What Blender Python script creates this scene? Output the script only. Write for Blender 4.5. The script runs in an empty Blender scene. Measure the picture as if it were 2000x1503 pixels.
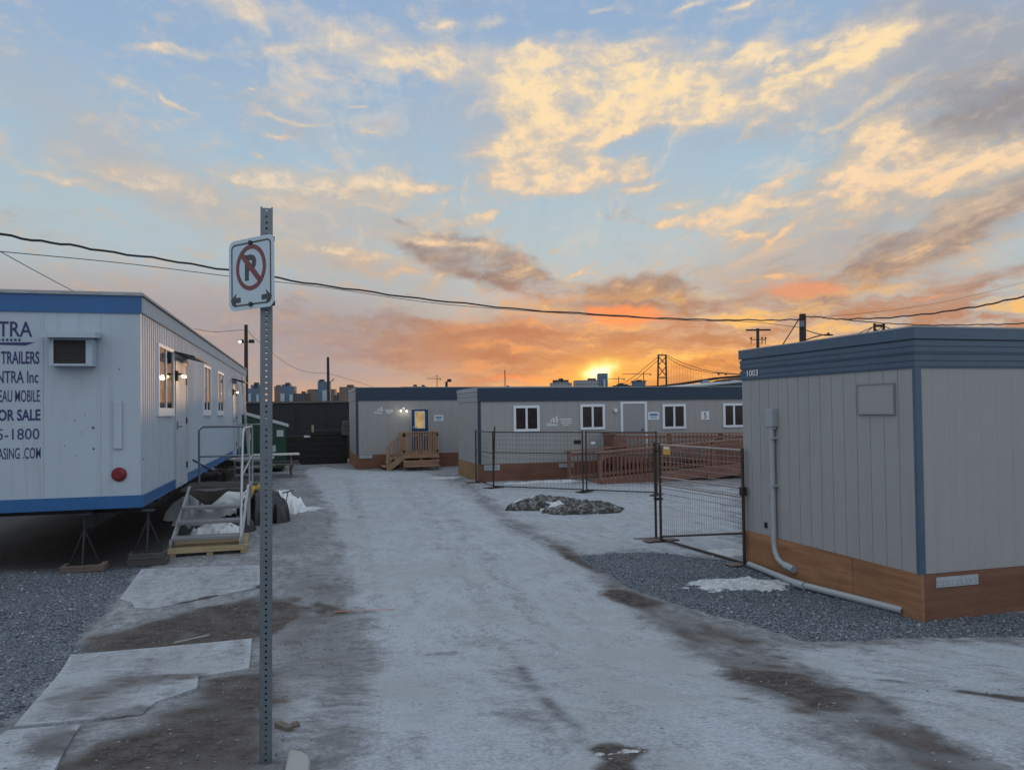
import bpy, bmesh, math, random
import numpy as np
from mathutils import Vector, Matrix, noise as mnoise

random.seed(7)
rng = np.random.default_rng(7)
scene = bpy.context.scene
COL = scene.collection
rad = math.radians

# ------------------------------------------------------------------ camera
FPX = 1500.0                       # focal length in pixels of the 2000 px wide photograph
EYE = Vector((0.0, 0.0, 2.1))
YAW, PITCH, ROLL = rad(15.85), 0.020, 0.0134
FW = Vector((math.sin(YAW)*math.cos(PITCH), math.cos(YAW)*math.cos(PITCH), math.sin(PITCH)))
_r0 = Vector((math.cos(YAW), -math.sin(YAW), 0)); _u0 = _r0.cross(FW)
RT = math.cos(ROLL)*_r0 - math.sin(ROLL)*_u0
UP = math.sin(ROLL)*_r0 + math.cos(ROLL)*_u0
CX, CY = 1000.0, 808 + FPX*UP[1]/FW[1]
cam_data = bpy.data.cameras.new('camera'); cam = bpy.data.objects.new('camera', cam_data); COL.objects.link(cam)
cam_data.sensor_width = 36.0; cam_data.lens = FPX/2000*36
cam_data.shift_y = (CY-751.5)/2000
cam_data.clip_start = 0.05; cam_data.clip_end = 20000
_m = Matrix.Identity(4)
for i in range(3):
    _m[i][0], _m[i][1], _m[i][2], _m[i][3] = RT[i], UP[i], -FW[i], EYE[i]
cam.matrix_world = _m
scene.camera = cam

def ray(px, py): return FW + RT*((px-CX)/FPX) + UP*((CY-py)/FPX)
def gz(x, y):
    d = x*math.sin(YAW) + y*math.cos(YAW); s = min(1.0, max(0.0, (7.4-d)/5.0)); return .68*s*s*(3-2*s)
def atz(px, py, z): v = ray(px, py); return EYE + v*((z-EYE.z)/v.z)
def aty(px, py, y): v = ray(px, py); return EYE + v*(y/v.y)
def atx(px, py, x): v = ray(px, py); return EYE + v*(x/v.x)
def atd(px, py, d): return EYE + ray(px, py)*d
def onp(px, py, o, n):
    v = ray(px, py); return EYE + v*((Vector(o)-EYE).dot(n)/v.dot(n))
def ground(px, py):
    v = ray(px, py); lo, hi = .3, 3000.0
    for i in range(50):
        m = (lo+hi)/2; p = EYE+v*m
        if p.z > gz(p.x, p.y): lo = m
        else: hi = m
    return EYE+v*lo

# ------------------------------------------------------------------ node helper
class X:
    """a float socket with arithmetic"""
    def __init__(s, t, k): s.t, s.k = t, k
    def __add__(s, o): return s.t.math('ADD', s, o)
    __radd__ = __add__
    def __mul__(s, o): return s.t.math('MULTIPLY', s, o)
    __rmul__ = __mul__
    def __sub__(s, o): return s.t.math('SUBTRACT', s, o)
    def __rsub__(s, o): return s.t.math('SUBTRACT', o, s)
    def __truediv__(s, o): return s.t.math('DIVIDE', s, o)
class T:
    def __init__(s, tree): s.tree = tree; s.nodes = tree.nodes; s.links = tree.links
    def put(s, inp, v):
        if isinstance(v, X): v = v.k
        if isinstance(v, bpy.types.NodeSocket): s.links.new(v, inp)
        elif v is not None: inp.default_value = v
    def node(s, typ, **kw):
        n = s.nodes.new(typ)
        for k, v in kw.items(): setattr(n, k, v)
        return n
    def math(s, op, a, b=None, c=None, clamp=False):
        n = s.node('ShaderNodeMath', operation=op, use_clamp=clamp)
        for i, v in enumerate((a, b, c)):
            if v is not None: s.put(n.inputs[i], v)
        return X(s, n.outputs[0])
    def clamp(s, a): return s.math('ADD', a, 0.0, clamp=True)
    def smooth(s, a, lo, hi, t0=0.0, t1=1.0):
        n = s.node('ShaderNodeMapRange', interpolation_type='SMOOTHSTEP')
        for i, v in enumerate((a, lo, hi, t0, t1)): s.put(n.inputs[i], v)
        return X(s, n.outputs[0])
    def mix(s, f, a, b, blend='MIX'):
        n = s.node('ShaderNodeMix', data_type='RGBA', blend_type=blend)
        n.clamp_factor = True
        def c(v): return (*v, 1.0) if isinstance(v, (tuple, list)) and len(v) == 3 else v
        s.put(n.inputs[0], f); s.put(n.inputs[6], c(a)); s.put(n.inputs[7], c(b))
        return n.outputs[2]
    def ramp(s, f, stops, interp='LINEAR'):
        n = s.node('ShaderNodeValToRGB'); cr = n.color_ramp; cr.interpolation = interp
        while len(cr.elements) < len(stops): cr.elements.new(.5)
        for e, (p, c) in zip(cr.elements, stops):
            e.position = p; e.color = (*c, 1.0)
        s.put(n.inputs[0], f); return n.outputs[0]
    def vec(s, x=0.0, y=0.0, z=0.0):
        n = s.node('ShaderNodeCombineXYZ')
        for i, v in enumerate((x, y, z)): s.put(n.inputs[i], v)
        return n.outputs[0]
    def sep(s, v):
        n = s.node('ShaderNodeSeparateXYZ'); s.put(n.inputs[0], v); return [X(s, o) for o in n.outputs]
    def vmath(s, op, a, b=None):
        n = s.node('ShaderNodeVectorMath', operation=op); s.put(n.inputs[0], a)
        if b is not None: s.put(n.inputs[3] if op == 'SCALE' else n.inputs[1], b)
        return n.outputs[0]
    def noise(s, v, scale=1.0, detail=4.0, rough=.55, dist=0.0, color=False):
        n = s.node('ShaderNodeTexNoise'); s.put(n.inputs['Vector'], v)
        n.inputs['Scale'].default_value = scale; n.inputs['Detail'].default_value = detail
        n.inputs['Roughness'].default_value = rough; n.inputs['Distortion'].default_value = dist
        return n.outputs['Color'] if color else X(s, n.outputs['Fac'])
    def mapping(s, v, loc=(0, 0, 0), rot=(0, 0, 0), scale=(1, 1, 1), typ='POINT'):
        n = s.node('ShaderNodeMapping', vector_type=typ); s.put(n.inputs[0], v)
        n.inputs['Location'].default_value = loc; n.inputs['Rotation'].default_value = rot; n.inputs['Scale'].default_value = scale
        return n.outputs[0]
    def blob(s, v, cx, cy, rx, ry, rot):
        """1 at the centre of a turned ellipse falling to 0 at its rim"""
        m = s.mapping(v, (cx, cy, 0), (0, 0, rad(rot)), (rx, ry, 1), 'TEXTURE')
        n = s.node('ShaderNodeTexGradient', gradient_type='QUADRATIC_SPHERE'); s.put(n.inputs[0], m)
        return X(s, n.outputs['Fac'])
def lin(r, g, b):
    return tuple((c/255/12.92 if c/255 <= .04045 else ((c/255+.055)/1.055)**2.4) for c in (r, g, b))

# ------------------------------------------------------------------ sky (world)
world = bpy.data.worlds.new('World'); scene.world = world; world.use_nodes = True
SUN_PX = (1178, 722)
_s = ray(*SUN_PX).normalized()
SUN_EL, SUN_AZ = math.asin(_s.z), math.atan2(_s.x, _s.y)
def angpx(px, py):
    v = ray(px, py).normalized()
    return ((math.atan2(v.x, v.y)-YAW)*FPX+1000, 803-math.asin(v.z)*FPX)
def build_sky():
    world.node_tree.nodes.clear(); t = T(world.node_tree)
    d = t.node('ShaderNodeTexCoord').outputs['Generated']
    dx, dy, dz = t.sep(d)
    az = t.math('ARCTAN2', dx, dy); el = t.math('ARCSINE', t.math('MINIMUM', t.math('MAXIMUM', dz, -1.0), 1.0))
    A = (az-YAW)*FPX+1000.0                       # azimuth in units of 1/1500 rad
    B = el*(-FPX)+803.0                           # downward angle, 803 = horizon
    P = t.vec(A, B, 0.0)
    # cloud sheet: direction projected onto a layer overhead, turned so that its streaks run to the sunset
    zz = t.math('MAXIMUM', dz, 0.0)+0.10
    qx, qy = dx/zz, dy/zz
    ca, sa = math.cos(rad(14)), math.sin(rad(14))
    cx_, cy_ = qx*ca-qy*sa, qx*sa+qy*ca
    Q = t.vec(cx_, cy_*0.5, 0.0)
    wA = t.vmath('MULTIPLY', t.vmath('SUBTRACT', t.noise(P, 1/170, 3, .55, color=True), (.5, .5, .5)), (95.0, 48.0, 0.0))
    P1 = t.vmath('ADD', P, wA)
    wB = t.vmath('MULTIPLY', t.vmath('SUBTRACT', t.noise(P, 1/38, 3, .6, color=True), (.5, .5, .5)), (46.0, 22.0, 0.0))
    P2 = t.vmath('ADD', P1, wB)
    fine = t.noise(t.mapping(P2, scale=(1/105, 1/42, 1), rot=(0, 0, 0)), 1.0, 7, .62)
    puff = t.noise(t.mapping(P1, scale=(1/46, 1/25, 1)), 1.0, 6, .62)
    streak = t.noise(Q, 2.6, 7, .6, .35)
    puff2 = t.noise(t.mapping(P1, loc=(7, 3, 0), scale=(1/85, 1/48, 1)), 1.0, 5, .6)
    wisp = t.noise(Q, 6.5, 6, .62, .5)
    broad = t.noise(Q, 0.9, 4, .55, .2)
    def field(v, L):
        tot = None
        for (x, y, rx, ry, rot, *k) in L:
            ax, ay = angpx(x, y)
            b = t.blob(v, ax, ay, rx*1.6, ry*1.6, -rot)
            if k: b = b*k[0]
            tot = b if tot is None else t.math('ADD', tot, b)
        return tot
    # clear sky
    f = t.smooth(B, -700.0, 803.0)
    base = t.ramp(t.math('DIVIDE', B, 803.0, clamp=True), [
        (0.00, lin(140, 168, 202)), (.22, lin(150, 176, 204)), (.42, lin(163, 188, 206)), (.56, lin(172, 190, 198)),
        (.68, lin(174, 188, 194)), (.77, lin(182, 182, 178)), (.85, lin(180, 168, 162)), (.91, lin(192, 164, 146)), (.96, lin(216, 164, 118)), (1.0, lin(222, 150, 96))])
    # warmth round the sunset
    sA, sB = angpx(*SUN_PX)
    g1 = t.blob(P, sA, sB, 620, 260, 0); g2 = t.blob(P, sA+180, sB-10, 520, 135, 0)
    left = t.smooth(A, 1060.0, 560.0)*t.smooth(B, 500.0, 640.0)*t.smooth(B, 785.0, 722.0)
    base = t.mix(left*.9, base, lin(164, 152, 155))
    base = t.mix(g1*.32, base, lin(236, 176, 108))
    base = t.mix(g2*1.1, base, lin(236, 152, 70))
    # grey veil
    veilL = [(380, 400, 520, 70, -9, .6), (760, 440, 260, 60, -6, .7), (260, 540, 330, 50, -8, .5), (700, 520, 300, 50, -8, .6),
             (1010, 200, 240, 130, -10, .55), (1820, 300, 420, 200, 14, 1.1), (1960, 190, 220, 180, 10, 1.1), (1720, 480, 420, 90, 22, 1.2), (1650, 110, 330, 110, 20, .6), (1120, 300, 420, 200, 0, .6), (240, 300, 460, 90, -22, .55), (500, 200, 500, 120, -8, .4),
             (1500, 500, 200, 50, 16, .6), (1600, 600, 300, 40, 10, .6), (1250, 590, 300, 40, -3, .6), (1700, 130, 200, 90, 20, .5),
             (140, 230, 260, 60, -25, .35), (1000, 640, 420, 50, 0, .5)]
    vf = field(P1, veilL)-field(P1, [(1120, 445, 230, 60, 0, .7), (1420, 320, 230, 70, -6, .7), (1270, 500, 200, 40, 0, .4)])
    v = t.smooth(t.math('MINIMUM', vf, .9)+(streak-.5)*1.9+(fine-.5)*.6, .0, .95)
    veilc = t.ramp(t.math('DIVIDE', B, 803.0, clamp=True), [(0, lin(172, 180, 194)), (.4, lin(176, 178, 182)), (.58, lin(182, 176, 172)), (.72, lin(182, 164, 154)), (.9, lin(198, 150, 118))])
    veilc = t.mix(t.smooth(A, 1500.0, 1850.0)*t.smooth(B, 620.0, 480.0)*.8, veilc, lin(158, 154, 158))
    col = t.mix(v*.72, base, veilc)
    # dark mauve banks
    darkL = [(890, 496, 110, 38, -10, 2.2), (990, 532, 140, 42, -16, 2.1), (1070, 560, 90, 22, -8), (1235, 570, 150, 40, 2, 2.1), (1170, 590, 120, 20, 0),
             (760, 690, 330, 45, 0, .85), (620, 640, 300, 60, -3, .7), (880, 640, 200, 40, -6, .7), (1800, 470, 240, 52, 24, 1.5), (1680, 545, 190, 26, 22, 1.1), (1900, 250, 190, 90, 14, .9), (1890, 560, 200, 18, 16, .7), (1080, 650, 300, 22, -4, .9), (1330, 610, 160, 16, 4, .9), (1930, 230, 130, 60, 10, .8),
             (1420, 590, 150, 16, 5, .7), (1350, 660, 160, 12, 8, .8), (1000, 690, 170, 22, -4, .8), (1960, 400, 90, 24, 24, .7), (700, 380, 60, 12, -12, .5), (790, 430, 60, 10, -10, .6)]
    df = field(P2, darkL)
    dk = t.smooth(t.math('MINIMUM', df, .75)+(fine-.5)*1.9+(streak-.5)*1.0, .15, .95)
    darkc = t.ramp(t.math('DIVIDE', B, 803.0, clamp=True), [(.2, lin(146, 148, 156)), (.55, lin(142, 128, 126)), (.68, lin(138, 110, 104)), (.86, lin(162, 116, 98)), (1, lin(190, 120, 80))])
    darkc = t.mix(t.smooth(A, 900.0, 600.0)*t.smooth(B, 560.0, 640.0)*.8, darkc, lin(164, 150, 152))
    col = t.mix(dk*.9, col, darkc)
    # lit cream and gold clouds
    litL = [(1195, 190, 185, 95, 6, 1.35), (1100, 265, 130, 70, -14, 1.2), (1300, 190, 110, 70, 22, 1.1), (1060, 170, 130, 70, -5, .9), (920, 125, 150, 34, 0, .85),
            (1130, 345, 180, 30, 5, 1.3), (1050, 325, 110, 42, -20, 1.2), (1085, 372, 60, 20, 0, .9), (1270, 360, 52, 8, 14, 1.1), (1440, 205, 110, 24, 4, 1.3), (1570, 155, 150, 17, 22, 1.3),
            (1700, 108, 70, 14, 20, .8), (1700, 207, 85, 9, 22, 1.0), (1560, 95, 60, 12, 15, .7), (1470, 110, 90, 32, 30, .6), (1390, 100, 70, 20, 45, .5), (1720, 75, 80, 42, 0, .5), (1500, 240, 100, 12, 25, .7),
            (1705, 300, 70, 52, 14, 1.15), (1810, 320, 160, 46, -6, .9), (1920, 330, 90, 22, 12, .8), (1325, 437, 80, 15, -4, 1.4), (1420, 415, 80, 18, 0, .9), (1300, 402, 44, 12, 0, 1.0), (1500, 372, 70, 12, 30, .9),
            (1545, 388, 40, 9, 0, .9), (1640, 405, 80, 15, -8, .6), (1465, 468, 36, 11, 0, .9), (1520, 472, 34, 10, 45, .8), (945, 426, 44, 11, 12, 1.3), (842, 372, 50, 8, -2, 1.0), (765, 358, 70, 17, -6, .9),
            (600, 350, 170, 22, -5, .62), (470, 345, 60, 10, -5, .5), (560, 92, 32, 13, 14, .95), (312, 95, 42, 8, 12, .95), (690, 78, 80, 24, -8, .75), (760, 92, 44, 9, 0, .7), (450, 12, 120, 24, 0, .8),
            (880, 48, 60, 12, 5, .6), (955, 45, 30, 12, 25, .6), (350, 197, 50, 7, -24, .6), (565, 232, 100, 7, -6, .7), (545, 263, 46, 7, -3, .7), (735, 266, 36, 8, -5, .7), (700, 207, 50, 6, -4, .6), (510, 298, 16, 6, 0, .6),
            (1090, 487, 30, 6, -2, 1.0), (1048, 455, 14, 4, 40, .9), (1128, 527, 30, 5, 28, .9), (110, 352, 110, 14, -12, .45), (240, 360, 80, 9, -10, .45), (350, 100, 160, 10, 6, .35), (860, 470, 160, 9, -8, .5),
            (650, 490, 200, 12, -6, .5), (1460, 540, 120, 8, -6, .5), (1060, 600, 110, 16, -6, .8), (1180, 15, 40, 8, 20, .5), (1450, 5, 50, 8, 5, .7), (1350, 15, 70, 8, 8, .6), (240, 165, 60, 9, -20, .3), (490, 168, 12, 5, 0, .6)]
    litL += [(1150, 230, 330, 150, 0, .22), (700, 100, 330, 80, 0, .42), (650, 380, 400, 60, -6, .42), (1780, 330, 260, 110, 10, .45), (1480, 420, 260, 70, 14, .4),
             (1600, 170, 240, 110, 20, .36), (700, 500, 420, 60, -6, .26), (1250, 530, 260, 40, 0, .22), (1820, 480, 240, 70, 24, .34), (300, 360, 260, 30, -8, .34), (1000, 480, 200, 60, -8, .3)]
    lf = field(P2, litL)-field(P2, [(1215, 278, 120, 26, 12, .9), (1390, 315, 210, 55, -6, .9), (1120, 455, 190, 50, 0, .8), (930, 235, 110, 45, -10, .5), (1560, 290, 90, 50, 10, .6), (760, 200, 120, 60, 0, .5)])
    lf = t.math('MINIMUM', lf*1.15, .48+.22*lf)
    ln = lf+(puff-.5)*1.5+(fine-.5)*1.3+(wisp-.5)*1.9
    col = t.mix(t.smooth(lf, .08, .62)*.5, col, t.ramp(t.math('DIVIDE', B, 803.0, clamp=True), [(0, lin(190, 192, 198)), (.3, lin(206, 196, 180)), (.6, lin(194, 184, 172)), (.8, lin(196, 162, 132))]))
    lt = t.smooth(ln, -.04, 1.02)
    hot = t.smooth(ln+(lf-.55)*.9+(puff2-.5)*2.6+(wisp-.5)*1.0, .15, 1.25)
    c1 = t.ramp(t.math('DIVIDE', B, 803.0, clamp=True), [(0, lin(202, 198, 196)), (.3, lin(210, 194, 176)), (.55, lin(202, 184, 166)), (.75, lin(208, 166, 128))])
    c2 = t.ramp(t.math('DIVIDE', B, 803.0, clamp=True), [(0, lin(238, 216, 186)), (.25, lin(254, 224, 174)), (.5, lin(250, 214, 172)), (.75, lin(248, 192, 124))])
    c2 = t.mix(t.smooth(A, 1000.0, 520.0)*.8, c2, lin(228, 212, 190))
    lc = t.mix(hot, c1, c2)
    col = t.mix(lt*.95, col, lc)
    # thin feathered cirrus drawn out along the wind
    cir = t.noise(t.mapping(t.vmath('ADD', Q, t.vmath('SCALE', wA, .0042)), scale=(4.2, 1.3, 1), rot=(0, 0, rad(8))), 1.0, 8, .66, .8)
    cov = t.smooth(field(P1, [(1250, 260, 620, 260, 0, 1.0), (1750, 380, 420, 240, 15, .9), (700, 400, 620, 140, -6, .7), (600, 120, 500, 140, 0, .6)]), .05, .7)
    cc = t.ramp(t.math('DIVIDE', B, 803.0, clamp=True), [(0, lin(226, 216, 206)), (.35, lin(240, 220, 190)), (.6, lin(232, 204, 172)), (.8, lin(230, 170, 120))])
    col = t.mix(cov*t.smooth(cir+(fine-.5)*.5, .50, .74)*.45, col, cc)
    col = t.mix(cov*t.smooth(cir+(puff-.5)*.4, .46, .30)*.30, col, t.ramp(t.math('DIVIDE', B, 803.0, clamp=True), [(0, lin(150, 168, 196)), (.5, lin(160, 174, 186)), (.8, lin(170, 140, 126))]))
    # low streaky gold near the horizon
    gs = t.noise(t.mapping(P2, scale=(1/190, 1/44, 1), rot=(0, 0, rad(-5))), 1.0, 8, .62)
    low = t.smooth(B, 540.0, 660.0)*t.smooth(A, 780.0, 1050.0)
    mass = t.blob(P1, *angpx(1060, 680), 520, 120, 0)
    col = t.mix(t.smooth(mass, .0, .45)*.75, col, lin(186, 126, 96))
    col = t.mix(low*t.smooth(gs+(fine-.5)*.15, .475, .63)*.9, col, t.mix(t.smooth(A, 1000.0, 1350.0), lin(236, 152, 92), lin(250, 190, 104)))
    col = t.mix(low*t.smooth(gs+(puff-.5)*.12, .52, .39)*.8, col, t.mix(t.smooth(A, 1000.0, 1350.0), lin(176, 108, 84), lin(184, 120, 82)))
    lowl = t.smooth(B, 600.0, 720.0)*t.smooth(A, 900.0, 700.0)
    col = t.mix(lowl*t.smooth(gs, .50, .72)*.4, col, lin(206, 166, 142))
    # salmon clouds
    sf = field(P2, [(1225, 616, 95, 24, -2, 1.9), (1160, 602, 50, 9, 0, .8), (1590, 566, 100, 18, -3, 1.6), (1815, 580, 75, 8, 6, 1.0), (1640, 440, 60, 14, 10, .45), (700, 738, 160, 12, 0, .4), (1010, 735, 160, 16, 0, .7)])
    sm = t.smooth(sf+(fine-.5)*1.1+(gs-.5)*.4, .15, .9)
    col = t.mix(sm*.85, col, t.mix(t.smooth(A, 1300.0, 1500.0), lin(248, 140, 86), lin(226, 150, 112)))
    # the sun behind the low cloud
    s1 = t.blob(P1, sA, sB+8, 190, 80, 0); s2 = t.blob(P2, sA-4, sB, 82, 46, 0); s3 = t.blob(P2, sA, sB+4, 52, 28, 0)
    col = t.mix(s1*1.1, col, lin(255, 178, 74))
    col = t.mix(t.smooth(s2, .02, .55), col, lin(255, 226, 120))
    col = t.mix(t.smooth(s3, .0, .55), col, (1.25, 1.1, .72))
    # the sky overhead and behind, which the photograph does not show: pale blue, brightened to light the foreground
    up = t.smooth(B, 0.0, -420.0); back = t.smooth(t.math('ABSOLUTE', A-1000.0), 1500.0, 2500.0)
    plain = t.mix(t.smooth(streak, .45, .75)*.4, (.74, .83, .93), (.86, .875, .90))
    plain = t.mix(t.smooth(B, 420.0, 790.0), plain, (.56, .585, .625))
    col = t.mix(t.math('MAXIMUM', up, back), col, plain)
    below = t.smooth(B, 803.0, 850.0)
    col = t.mix(below, col, (.10, .10, .11))
    nish = t.node('ShaderNodeTexSky', sky_type='NISHITA'); nish.sun_disc = False
    nish.sun_elevation = SUN_EL; nish.sun_rotation = SUN_AZ; nish.altitude = 0.0; nish.air_density = 1.0; nish.dust_density = 1.5
    bg1 = t.node('ShaderNodeBackground'); t.put(bg1.inputs[0], nish.outputs[0]); bg1.inputs[1].default_value = 0.004
    bg2 = t.node('ShaderNodeBackground'); t.put(bg2.inputs[0], col); bg2.inputs[1].default_value = 1.02
    add = t.node('ShaderNodeAddShader'); t.links.new(bg1.outputs[0], add.inputs[0]); t.links.new(bg2.outputs[0], add.inputs[1])
    o = t.node('ShaderNodeOutputWorld'); t.links.new(add.outputs[0], o.inputs[0])
build_sky()
world.cycles.sampling_method = 'MANUAL'; world.cycles.sample_map_resolution = 512

sun_data = bpy.data.lights.new('sun', 'SUN'); sun_data.energy = 0.22; sun_data.angle = rad(1.5); sun_data.color = (1.0, .62, .34)
sun = bpy.data.objects.new('sun', sun_data); COL.objects.link(sun); sun.location = (0, 0, 30)
sun.rotation_euler = (-_s).to_track_quat('-Z', 'Y').to_euler()
vs = scene.view_settings
vs.view_transform = 'Standard'; vs.look = 'None'; vs.gamma = 1.0; vs.use_curve_mapping = False; vs.exposure = 0.0
scene.cycles.max_bounces = 5; scene.cycles.diffuse_bounces = 3; scene.cycles.glossy_bounces = 3
scene.cycles.use_denoising = True
# ------------------------------------------------------------------ materials
MATS = {}
def material(name, build):
    m = bpy.data.materials.new(name); m.use_nodes = True; m.node_tree.nodes.clear()
    t = T(m.node_tree); b = t.node('ShaderNodeBsdfPrincipled'); o = t.node('ShaderNodeOutputMaterial')
    t.links.new(b.outputs[0], o.inputs[0]); build(t, b); MATS[name] = m; return m
def plain(name, col, rough=.6, metal=0.0, vary=.12, scale=3.0, bump=.0, bscale=60.0, streak=0.0, dirt=(.05, .045, .04), grime=.0, spec=.5, emit=None):
    def f(t, b):
        p = t.node('ShaderNodeTexCoord').outputs['Object']
        n1 = t.noise(p, scale, 5, .6); n2 = t.noise(p, scale*9, 4, .6)
        k = (n1-.5)*2.0*vary+(n2-.5)*1.2*vary+1.0
        c = t.vmath('SCALE', (*col,), k.k)
        if streak:
            sn = t.noise(t.mapping(p, scale=(7, 7, .35)), 1.0, 5, .65)
            c = t.mix(t.smooth(sn, .52, .78)*streak, c, dirt)
        if grime:
            gn = t.noise(p, 1.7, 6, .7)
            c = t.mix(t.smooth(gn, .5, .75)*grime, c, dirt)
        t.put(b.inputs['Base Color'], c)
        t.put(b.inputs['Roughness'], t.math('ADD', (n1-.5)*.3, rough, clamp=True))
        b.inputs['Metallic'].default_value = metal; b.inputs['Specular IOR Level'].default_value = spec
        if bump:
            bn = t.node('ShaderNodeBump'); bn.inputs['Strength'].default_value = bump; bn.inputs['Distance'].default_value = .01
            t.put(bn.inputs['Height'], t.noise(p, bscale, 5, .6)); t.links.new(bn.outputs[0], b.inputs['Normal'])
        if emit:
            b.inputs['Emission Color'].default_value = (*emit[0], 1); b.inputs['Emission Strength'].default_value = emit[1]
    return material(name, f)
def wood(name, c1, c2, axis='x', rough=.75, sheet=0.0):
    def f(t, b):
        p = t.node('ShaderNodeTexCoord').outputs['Object']
        sc = {'x': (1.2, 14, 14), 'y': (14, 1.2, 14), 'z': (14, 14, 1.2)}[axis]
        g = t.noise(t.mapping(p, scale=sc), 1.0, 6, .65, .6)
        big = t.noise(p, 1.1, 4, .6); kn = t.noise(t.mapping(p, scale=tuple(.6 if k < 5 else 1.6 for k in sc)), 2.6, 3, .6, .4)
        c = t.mix(t.smooth(g, .3, .72), c1, c2)
        c = t.mix(t.smooth(big, .4, .75)*.45, c, tuple(v*.6 for v in c1))
        c = t.mix(t.smooth(kn, .68, .80)*.55, c, tuple(v*.22 for v in c1))
        t.put(b.inputs['Base Color'], c); b.inputs['Roughness'].default_value = rough; b.inputs['Specular IOR Level'].default_value = .25
        bn = t.node('ShaderNodeBump'); bn.inputs['Strength'].default_value = .25; bn.inputs['Distance'].default_value = .004
        t.put(bn.inputs['Height'], g); t.links.new(bn.outputs[0], b.inputs['Normal'])
    return material(name, f)
plain('trailer white', (.365, .43, .50), .42, vary=.07, scale=1.3, streak=.34, dirt=(.20, .185, .165), grime=.16, bump=.05, bscale=9)
plain('trailer blue', (.016, .098, .265), .4, vary=.2, scale=2, streak=.15, dirt=(.1, .12, .16))
plain('lettering navy', (.016, .022, .115), .5, vary=.2, scale=20)
plain('siding grey', (.290, .288, .291), .62, vary=.07, scale=1.5, streak=.20, dirt=(.17, .165, .16), grime=.12, bump=.12, bscale=70)
plain('fascia blue', (.055, .095, .145), .42, vary=.2, scale=2, streak=.25, dirt=(.13, .15, .175), grime=.2)
plain('fascia navy', (.013, .032, .065), .38, vary=.15, scale=2)
plain('roof grey', (.30, .31, .33), .7, vary=.2, scale=1)
plain('white trim', (.62, .66, .72), .4, vary=.05, scale=4)
plain('lettering white', (.62, .64, .66), .5, vary=.15, scale=40)
plain('glass', (.012, .012, .014), .04, vary=.3, scale=2, spec=.6)
plain('window glass', (.030, .023, .022), .12, vary=.6, scale=5, spec=.35)
plain('door grey', (.25, .25, .27), .5, vary=.05, scale=2)
plain('door blue', (.012, .045, .10), .4, vary=.1, scale=2)
plain('black iron', (.016, .016, .018), .5, metal=.3, vary=.3, scale=6)
plain('dark wall', (.016, .017, .022), .75, vary=.3, scale=.8, grime=.3, dirt=(.03, .028, .028), bump=.1, bscale=8)
plain('dark timber', (.022, .019, .019), .85, vary=.5, scale=2, bump=.6, bscale=14)
plain('galvanised', (.15, .175, .20), .42, metal=.55, vary=.22, scale=9, grime=.15, dirt=(.06, .06, .065))
plain('aluminium', (.36, .38, .40), .42, metal=.6, vary=.15, scale=6)
plain('tread grey', (.20, .205, .22), .5, metal=.3, vary=.2, scale=9)
plain('sign face', (.40, .50, .57), .35, vary=.05, scale=8)
plain('sign back', (.30, .32, .33), .4, metal=.4)
plain('sign red', (.13, .014, .022), .4, vary=.1, scale=20)
plain('sign dark', (.022, .028, .04), .45, vary=.2, scale=20)
plain('fence steel', (.045, .034, .030), .45, metal=.4, vary=.5, scale=5, grime=.4, dirt=(.09, .035, .018))
plain('fence wire', (.065, .05, .045), .5, metal=.4, vary=.3, scale=5)
plain('gate wire', (.24, .175, .16), .5, metal=.3, vary=.3, scale=5)
plain('rail steel', (.30, .25, .235), .45, metal=.4, vary=.3, scale=5)
plain('pvc grey', (.30, .32, .34), .4, vary=.08, scale=5)
plain('galvanised vent', (.36, .40, .43), .45, metal=.2, vary=.2, scale=14)
plain('dumpster green', (.008, .055, .030), .5, vary=.3, scale=3, grime=.3, dirt=(.03, .03, .025))
plain('frosted lid', (.42, .44, .46), .7, vary=.15, scale=5)
plain('frosted wood', (.50, .50, .50), .8, vary=.2, scale=6, grime=.25, dirt=(.2, .17, .14))
plain('grey wood', (.11, .095, .085), .8, vary=.35, scale=6)
plain('pole wood', (.035, .026, .024), .85, vary=.35, scale=3)
plain('cable black', (.010, .010, .012), .6, vary=.1)
plain('red plastic', (.15, .008, .014), .3, vary=.1, scale=9)
plain('grille brown', (.030, .026, .030), .7, vary=.3, scale=9)
plain('mat brown', (.028, .022, .020), .9, vary=.4, scale=9, bump=.6, bscale=50)
plain('tarp white', (.66, .70, .73), .45, vary=.12, scale=4)
plain('tarp black', (.016, .014, .019), .38, vary=.4, scale=4)
plain('tarp yellow', (.42, .27, .03), .5, vary=.25, scale=6)
plain('concrete white', (.29, .295, .285), .8, vary=.18, scale=9, grime=.3, dirt=(.16, .15, .13), bump=.4, bscale=50)
plain('orange paint', (.40, .15, .10), .7, vary=.3, scale=30)
plain('yellow tag', (.50, .30, .05), .5, vary=.2, scale=30)
plain('bridge steel', (.030, .020, .018), .7, vary=.2, scale=.05)
plain('tower glass', (.075, .12, .18), .5, vary=.25, scale=.05)
plain('tower brick', (.085, .062, .058), .8, vary=.3, scale=.06)
plain('tower pale', (.30, .37, .42), .7, vary=.2, scale=.06)
plain('tower dark', (.045, .045, .055), .8, vary=.3, scale=.06)
plain('hill dark', (.055, .045, .04), .9, vary=.3, scale=.01)
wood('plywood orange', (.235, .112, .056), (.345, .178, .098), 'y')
wood('plywood red', (.145, .066, .044), (.20, .098, .068), 'x')  # front-face copy of the skirting ply, less warm light put into its colour
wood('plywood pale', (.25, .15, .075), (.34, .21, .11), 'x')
wood('deck wood', (.27, .165, .11), (.37, .24, .165), 'z')
wood('stain wood', (.17, .085, .066), (.235, .122, .096), 'z')
wood('stain rail', (.20, .115, .088), (.28, .165, .125), 'x')
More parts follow.
